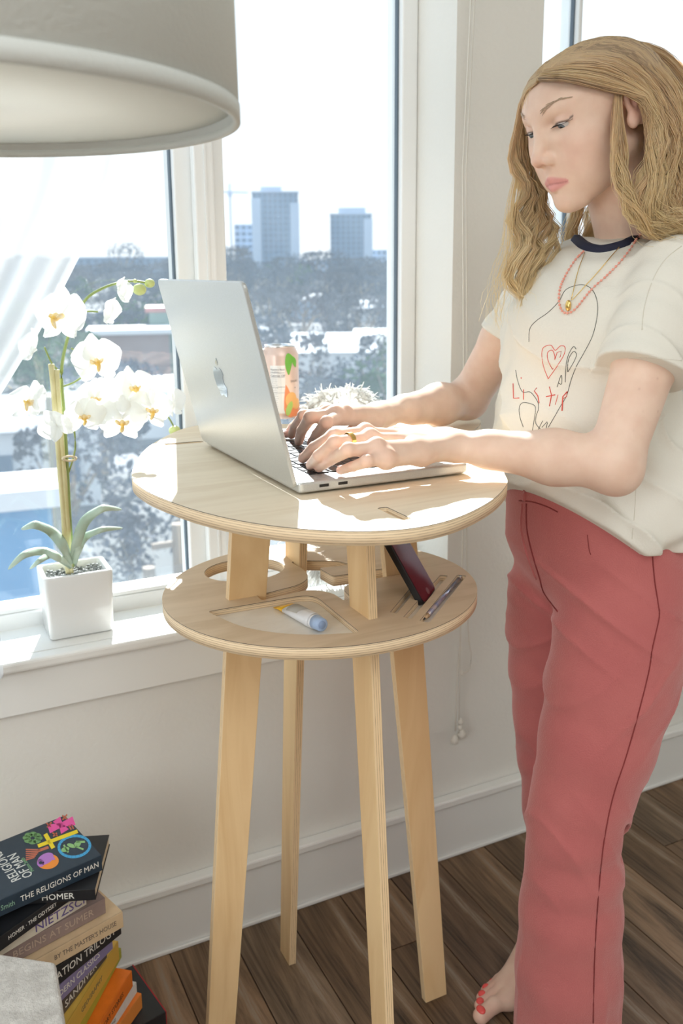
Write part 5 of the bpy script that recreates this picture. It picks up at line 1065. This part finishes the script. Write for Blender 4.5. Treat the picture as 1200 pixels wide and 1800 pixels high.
def stroke(name, tree, pts, rad, m, par, lift=.0002, n=5, smooth=True):
    P = catmull(pts, n, False) if smooth else [Vector(p) for p in pts]; Q_ = [proj_on(tree, p[0], p[1], lift) for p in P]; Q_ = [q for q in Q_ if q is not None]
    if len(Q_) < 2: return None
    return wp(tube(name, Q_, rad, m, seg=6), par)
zs = lambda L: [(860+x*.28333, 380+y*.28333) for x, y in L]
MPR = mat('print_red', (.75, .09, .06), .7); MPK = mat('print_black', (.05, .06, .05), .7)
K = .00042
for L in ([(245, 780), (250, 700), (290, 650), (360, 600), (430, 530), (470, 460), (530, 432), (590, 428), (640, 460), (668, 530), (668, 620), (640, 740), (590, 840), (540, 930), (505, 1020), (480, 1110), (440, 1180), (400, 1250), (365, 1310)], [(163, 955), (175, 1020), (205, 1090), (250, 1090), (280, 1120), (302, 1160), (303, 1200), (290, 1240), (290, 1290), (340, 1335), (360, 1280)], [(210, 1308), (190, 1250), (185, 1190), (205, 1158), (250, 1162), (285, 1185), (278, 1260), (265, 1340)],
          [(470, 1030), (475, 930), (490, 860), (520, 810), (538, 825)], [(485, 965), (490, 890), (520, 840), (540, 860), (520, 910), (487, 965)], [(420, 1060), (445, 985), (447, 1040), (428, 1035)], [(300, 1330), (330, 1270)], [(325, 1310), (358, 1275)]): stroke('shirt_print', bsh, zs(L), K, MPK, shirt)
for L, k in (([(365, 1010), (335, 930), (325, 860), (335, 815), (380, 800), (408, 832), (440, 805), (468, 812), (462, 860), (420, 930), (365, 1008)], 1.1), ([(390, 950), (362, 890), (362, 845), (390, 832), (405, 865), (405, 890)], 1.1), ([(405, 890), (420, 845), (445, 838), (440, 870), (392, 950)], 1.1),
             ([(147, 1038), (150, 1130), (185, 1128)], 1.7), ([(212, 1075), (212, 1138)], 1.6), ([(196, 1000), (198, 1008)], 1.6), ([(293, 1065), (278, 1085), (300, 1115), (308, 1160)], 1.7), ([(372, 1058), (385, 1110), (372, 1180)], 1.6), ([(352, 1120), (408, 1108)], 1.8), ([(425, 1108), (408, 1170)], 1.0), ([(483, 1088), (455, 1120), (450, 1208)], 1.9), ([(483, 1088), (478, 1120), (452, 1135)], 1.2)): stroke('shirt_print', bsh, zs(L), K*k, MPR, shirt, smooth=len(L) > 5)
# hem stitching on sleeve and shirt seam
MSEW = mat('seam_thread', (.70, .66, .56), .9)
stroke('sleeve_seam', bsh, [(1128, 580), (1132, 540), (1148, 490), (1170, 455), (1198, 432)], .0006, MSEW, shirt); stroke('hem_stitch', bsh, [(1094, 632), (1130, 628), (1198, 634)], .0004, MSEW, shirt)
stroke('side_seam', bsh, [(1117, 850), (1115, 900), (1108, 968)], .0005, MSEW, shirt)
MSEAM = mat('trouser_seam', (.22, .03, .03), .9)
stroke('side_seam', bpa, [(1146, 975), (1150, 1020), (1156, 1060), (1158, 1085), (1146, 1140), (1140, 1180), (1120, 1260), (1100, 1330), (1080, 1390), (1066, 1450), (1056, 1520), (1048, 1620), (1044, 1700), (1042, 1798)], .0009, MSEAM, pants)
stroke('fly_seam', bpa, [(925, 885), (926, 930), (936, 975), (948, 1015), (956, 1042), (980, 1075)], .0013, MSEAM, pants); stroke('fly_edge', bpa, [(918, 885), (916, 930), (926, 975), (942, 1018)], .0022, MPANT, pants)
stroke('waistband_seam', bpa, [(912, 880), (935, 882), (960, 890), (980, 900)], .0010, MSEAM, pants); stroke('belt_loop', bpa, [(921, 846), (923, 862), (922, 880)], .0035, MPANT, pants)
stroke('dart_seam', bpa, [(1032, 940), (1035, 965), (1038, 975)], .0006, MSEAM, pants)
# navy collar rib
stroke('collar', bsh, [(1012, 418), (1024, 430), (1040, 436), (1062, 437), (1090, 430), (1116, 419), (1140, 404), (1156, 392)], .0088, MNAVY, shirt, lift=-.0035)
# jewellery
MGOLD = mat('gold', (.85, .60, .20), .25, metal=1); MCORB = mat('coral_bead', (.85, .35, .26), .35)
neck = wp(stroke('necklace', bfull, [(1106, 416), (1075, 452), (1040, 492), (1012, 522), (1004, 528)], .00055, MGOLD, None, lift=.002)); stroke('chain', bfull, [(1028, 446), (1016, 480), (1005, 526)], .00055, MGOLD, neck, lift=.002)
q = proj_on(bsh, 1000, 538, .003); bm = bmesh.new(); bmesh.ops.create_uvsphere(bm, u_segments=12, v_segments=8, radius=1, matrix=Matrix.Translation(q) @ Matrix.Diagonal((.0035, .0045, .0075, 1))); wp(bm_obj('pendant', bm, MGOLD, smooth=True), neck)
bp_ = catmull([(1124, 412), (1100, 450), (1065, 487), (1038, 512), (1010, 545), (993, 550), (984, 535), (985, 508), (995, 485), (1012, 458), (1028, 442)], 14, False)
bn = wp(stroke('bead_necklace', bfull, [tuple(p) for p in bp_[::6]], .0004, MCORB, None, lift=.0018)); bm = bmesh.new(); last = None; k = 0
bd = []
for p in bp_:
    q = proj_on(bfull, p[0], p[1], .002)
    if q is None or (last is not None and (q-last).length < .0042): continue
    last = q; k += 1; bd.append(q)
bme = bpy.data.meshes.new('bead'); bmesh.ops.create_icosphere(bm, subdivisions=2, radius=.0017); bm.to_mesh(bme); bm.free(); bme.materials.append(MCORB)
for q in bd: o = bpy.data.objects.new('bead', bme); COL.objects.link(o); o.location = q; wp(o, bn)
a, b_ = FL[1][0], FL[1][1]; c = a*.42+b_*.58; dr_ = Vector(b_-a).normalized(); x = dr_.cross(Vector((0, 0, 1))).normalized(); y = dr_.cross(x); bm = bmesh.new(); rg = []
for i in range(28):
    an = i/28*2*math.pi; o_ = x*math.cos(an)+y*math.sin(an); rg.append([bm.verts.new(Vector(c)+o_*r+dr_*w) for r, w in ((.0092, -.003), (.0106, -.003), (.0106, .003), (.0092, .003))])
for i in range(28):
    for k in range(4): bm.faces.new((rg[i][k], rg[i][(k+1) % 4], rg[(i+1) % 28][(k+1) % 4], rg[(i+1) % 28][k]))
wp(bm_obj('ring', bm, MGOLD, smooth=False))

# ---- hair
MHAIR = bpy.data.materials.new('blond_hair'); MHAIR.use_nodes = True; nt = MHAIR.node_tree; b = nt.nodes['Principled BSDF']; b.inputs['Roughness'].default_value = .36; b.inputs['Specular IOR Level'].default_value = .7
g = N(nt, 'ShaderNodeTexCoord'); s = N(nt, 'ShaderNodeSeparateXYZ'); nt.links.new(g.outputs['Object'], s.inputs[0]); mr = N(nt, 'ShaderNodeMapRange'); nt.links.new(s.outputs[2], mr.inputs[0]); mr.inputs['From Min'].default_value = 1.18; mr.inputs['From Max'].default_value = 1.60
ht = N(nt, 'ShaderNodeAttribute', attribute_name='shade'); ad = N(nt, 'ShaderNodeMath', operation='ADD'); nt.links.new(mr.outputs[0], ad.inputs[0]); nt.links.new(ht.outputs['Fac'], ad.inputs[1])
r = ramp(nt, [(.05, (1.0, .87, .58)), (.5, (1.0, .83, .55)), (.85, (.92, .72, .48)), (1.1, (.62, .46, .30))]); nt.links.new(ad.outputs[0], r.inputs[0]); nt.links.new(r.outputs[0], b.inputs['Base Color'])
tl = N(nt, 'ShaderNodeBsdfTranslucent'); nt.links.new(r.outputs[0], tl.inputs[0]); mxs = N(nt, 'ShaderNodeMixShader'); mxs.inputs[0].default_value = .5; nt.links.new(b.outputs[0], mxs.inputs[1]); nt.links.new(tl.outputs[0], mxs.inputs[2]); nt.links.new(mxs.outputs[0], nt.nodes['Material Output'].inputs[0])
NS = 20
def gd(pts):
    P = np.array([V3(PY(*p)) for p in pts]); s_ = np.r_[0, np.cumsum(np.linalg.norm(np.diff(P, axis=0), axis=1))]; s_ /= s_[-1]; C = np.array([V3(q) for q in catmull([Vector(p) for p in P], 12, False)]); c_ = np.r_[0, np.cumsum(np.linalg.norm(np.diff(C, axis=0), axis=1))]; c_ /= c_[-1]
    return np.stack([np.interp(np.linspace(0, 1, NS), c_, C[:, i]) for i in range(3)], 1)
SP = []; SR = []; SH_ = []
def sheet(guides, n, spread=(.0018, .0048), wave=.004, freq=2.2, clumps=16, rad=.00042, rootwave=.25, shade=0., depth=.004):
    G = [gd(g) for g in guides]; t = np.linspace(0, 1, NS)
    ce = np.sort(rng.uniform(0, 1, clumps)); ph = rng.uniform(0, 6.28, clumps); amp = rng.uniform(.5, 1.2, clumps); sd = rng.normal(size=clumps)*.16; cdp = rng.uniform(-1, 1, clumps)*.006; ln = rng.uniform(.86, 1.06, clumps)
    for i in range(n):
        k = rng.integers(clumps); u = np.clip(ce[k]+rng.normal()*.42/clumps, 0, 1); x = u*(len(G)-1); a = min(int(x), len(G)-2); w = x-a; B = G[a]*(1-w)+G[a+1]*w
        uc = ce[k]; xc = uc*(len(G)-1); ac = min(int(xc), len(G)-2); wc = xc-ac; Bc = G[ac]*(1-wc)+G[ac+1]*wc; conv = (.72*t**1.3)[:, None]; B = B*(1-conv)+Bc*conv
        T = np.gradient(B, axis=0); T /= np.linalg.norm(T, axis=1)[:, None]+1e-9; S1 = np.cross(T, V3(_f)); S1 /= np.linalg.norm(S1, axis=1)[:, None]+1e-9; S2 = np.cross(T, S1)
        env = np.clip((t-.3)/.35, 0, 1)*(1-rootwave)+rootwave*np.clip(t*6, 0, 1)*np.clip((t)/.5, 0, 1); an = ph[k]+freq*6.28*t*ln[k]+rng.normal()*.25
        off = S1*(np.sin(an)*wave*amp[k]*env)[:, None]+S2*(np.cos(an*.9)*wave*.8*amp[k]*env)[:, None]
        sp = (spread[0]+(spread[1]-spread[0])*t)[:, None]; jit = rng.normal(size=3); B = B+off+sp*(S1*jit[0]*.6+S2*jit[1]*.6)+S2*(depth*rng.uniform(-1, 1)+cdp[k]*np.clip(t*2.5-.5, 0, 1))[:, None]
        if rng.uniform() < .08: B = B+(S1*rng.normal()*.010+S2*rng.normal()*.010)*(t**2)[:, None]
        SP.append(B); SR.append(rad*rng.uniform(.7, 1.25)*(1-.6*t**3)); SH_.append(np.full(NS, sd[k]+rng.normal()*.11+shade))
# near side: over the head from the parting, tucked behind the ear, waves over the shoulder
sheet([[(948, 141, .995), (985, 140, .955), (1040, 150, .933), (1090, 164, .922), (1128, 176, .906), (1148, 215, .902), (1146, 262, .897), (1130, 310, .890), (1128, 350, .883), (1140, 390, .878), (1185, 400, .872), (1225, 392, .88)],
       [(960, 125, .995), (1010, 118, .955), (1070, 125, .930), (1120, 158, .915), (1150, 210, .905), (1158, 275, .898), (1140, 330, .890), (1150, 380, .885), (1185, 405, .88), (1230, 410, .88)],
       [(985, 105, .998), (1040, 94, .965), (1100, 105, .938), (1148, 145, .922), (1172, 205, .912), (1182, 275, .905), (1172, 335, .900), (1180, 385, .895), (1215, 415, .89), (1250, 420, .89)],
       [(1020, 96, 1.0), (1075, 86, .975), (1130, 98, .950), (1172, 140, .932), (1196, 210, .922), (1205, 285, .915), (1205, 350, .91), (1215, 400, .905), (1240, 430, .90), (1260, 450, .90)],
       [(1060, 86, 1.01), (1110, 86, .99), (1160, 106, .965), (1200, 160, .95), (1225, 230, .94), (1240, 310, .935), (1245, 370, .93), (1255, 430, .92), (1275, 470, .92), (1290, 500, .92)]], 4600, wave=.0095, freq=3.6, clumps=46, depth=.003, rad=.00045, shade=-.02)
# lock in front of and under the ear
sheet([[(1080, 146, .938), (1080, 180, .928), (1078, 215, .921), (1072, 262, .911), (1078, 300, .903), (1094, 340, .893), (1108, 378, .884), (1145, 408, .876), (1195, 398, .874)],
       [(1086, 150, .938), (1087, 182, .927), (1088, 222, .920), (1088, 250, .917), (1090, 280, .912), (1096, 320, .903), (1112, 360, .893), (1135, 392, .885), (1170, 405, .88), (1215, 395, .88)],
       [(1090, 154, .937), (1091, 190, .925), (1096, 232, .919), (1106, 268, .912), (1110, 300, .91), (1120, 340, .90), (1140, 372, .89), (1165, 395, .885), (1195, 410, .88), (1230, 415, .88)]], 340, wave=.0080, freq=3.0, clumps=9, rad=.00038, shade=-.12, spread=(.0015, .004))
# far side: falls in front of the shoulder, beside the face
sheet([[(945, 142, 1.0), (922, 165, 1.03), (908, 210, 1.06), (899, 255, 1.075), (903, 310, 1.085), (916, 345, 1.085), (902, 395, 1.085), (896, 450, 1.08), (899, 500, 1.075), (905, 545, 1.06)],
       [(950, 138, 1.0), (928, 165, 1.04), (916, 215, 1.065), (910, 265, 1.08), (918, 315, 1.085), (930, 350, 1.08), (922, 405, 1.075), (918, 460, 1.065), (926, 515, 1.055), (940, 560, 1.04)],
       [(956, 134, 1.01), (936, 165, 1.05), (924, 220, 1.075), (922, 275, 1.09), (932, 325, 1.095), (950, 365, 1.08), (948, 415, 1.07), (940, 465, 1.06), (950, 510, 1.045), (968, 545, 1.03)],
       [(975, 125, 1.02), (955, 165, 1.06), (950, 225, 1.085), (950, 290, 1.095), (962, 345, 1.09), (985, 390, 1.07), (984, 430, 1.06), (975, 465, 1.05), (985, 490, 1.04), (1005, 500, 1.03)]], 1150, wave=.0125, clumps=17, spread=(.0015, .0032), freq=4.0, rad=.00045, shade=-.06)
# far and back mass behind neck and chin
sheet([[(1010, 140, 1.07), (1000, 220, 1.10), (990, 300, 1.10), (1000, 365, 1.09), (1005, 405, 1.085), (1000, 440, 1.08), (1015, 465, 1.07)], [(1060, 120, 1.08), (1050, 220, 1.11), (1030, 300, 1.11), (1030, 365, 1.10), (1030, 400, 1.09), (1025, 430, 1.08), (1035, 455, 1.07)],
       [(1110, 110, 1.06), (1120, 220, 1.08), (1100, 300, 1.09), (1060, 365, 1.09), (1050, 400, 1.08), (1045, 425, 1.07), (1048, 440, 1.06)]], 500, wave=.008, freq=3.5, clumps=12, rad=.00045, shade=.05)
sheet([[(1140, 110, 1.03), (1180, 200, 1.0), (1180, 290, .98), (1160, 350, .96), (1165, 400, .94), (1185, 420, .93)], [(1180, 130, 1.03), (1215, 220, 1.0), (1225, 300, .98), (1220, 370, .96), (1225, 420, .94), (1240, 450, .93)]], 900, wave=.005, clumps=16, rad=.0005, shade=.06)
# loose wisps by the far shoulder
sheet([[(905, 300, 1.08), (893, 360, 1.08), (885, 420, 1.08), (880, 470, 1.08), (862, 520, 1.07), (862, 560, 1.06)], [(915, 300, 1.08), (905, 380, 1.08), (895, 450, 1.08), (885, 500, 1.07), (875, 540, 1.06), (885, 575, 1.05)]], 36, wave=.006, clumps=9, rad=.0003, spread=(.003, .012), shade=-.2)
sheet([[(940, 145, 1.0), (915, 180, 1.03), (895, 215, 1.05), (885, 250, 1.06)], [(1000, 95, 1.0), (1060, 66, .98), (1130, 72, .96), (1190, 130, .95)]], 40, wave=.003, clumps=12, rad=.00022, spread=(.003, .006), shade=-.2)
sheet([[(945, 142, 1.0), (1000, 104, 1.0), (1070, 80, 1.0), (1140, 84, 1.0), (1195, 124, 1.0), (1235, 200, 1.0), (1250, 300, .99)], [(960, 134, 1.01), (1015, 100, 1.03), (1080, 80, 1.04), (1150, 88, 1.04), (1200, 134, 1.03), (1235, 210, 1.02), (1250, 300, 1.0)], [(950, 138, .99), (1005, 104, .975), (1070, 84, .965), (1140, 90, .96), (1190, 130, .955), (1225, 210, .95), (1245, 300, .94)]], 1500, wave=.001, clumps=30, depth=.002, spread=(.002, .004), shade=.02)
SP = np.array(SP)
# keep every strand outside the skull
for cc, rr_ in (((-.018, 0, .032), (.0965, .0765, .0665)), ((.018, 0, .036), (.068, .0675, .056))):
    Q3 = ((SP-HC)@HM.T)/HS-V3(cc); kk = np.sqrt(((Q3/V3(rr_))**2).sum(-1)); lim = 1.0+rng.uniform(0, .05, (len(SP), 1))
    w = np.where(kk < lim, lim/np.maximum(kk, .25), 1)[..., None]; Q3 = Q3*w; SP = HC+((Q3+V3(cc))*HS)@HM
SR = np.array(SR); SH_ = np.array(SH_)
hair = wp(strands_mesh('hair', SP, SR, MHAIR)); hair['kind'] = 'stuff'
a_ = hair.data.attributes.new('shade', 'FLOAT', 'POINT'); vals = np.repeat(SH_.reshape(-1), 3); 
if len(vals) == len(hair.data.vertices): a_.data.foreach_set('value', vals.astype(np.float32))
# scalp cap under the strands
fd = Field(HC-V3((.15, .11, .10)), HC+V3((.17, .11, .16)), .003)
fd.ell(H(-.018, 0, .032), V3((.0940, .0745, .0640)), .01, False, HM); fd.ell(H(.018, 0, .036), V3((.066, .0650, .0540)), .02, False, HM)
def capcut(X, Y, Z):
    f = ((X-HC[0])*HF[0]+(Y-HC[1])*HF[1]+(Z-HC[2])*HF[2]); l = ((X-HC[0])*HL[0]+(Y-HC[1])*HL[1]+(Z-HC[2])*HL[2]); u = ((X-HC[0])*HU[0]+(Y-HC[1])*HU[1]+(Z-HC[2])*HU[2])
    a = f*.72-u*.70-(-.010)-.10*np.maximum(0, -l); return np.maximum(a, f-.078)
fd.cut(capcut, .006); cpP, cpF = fd.mesh(); del fd
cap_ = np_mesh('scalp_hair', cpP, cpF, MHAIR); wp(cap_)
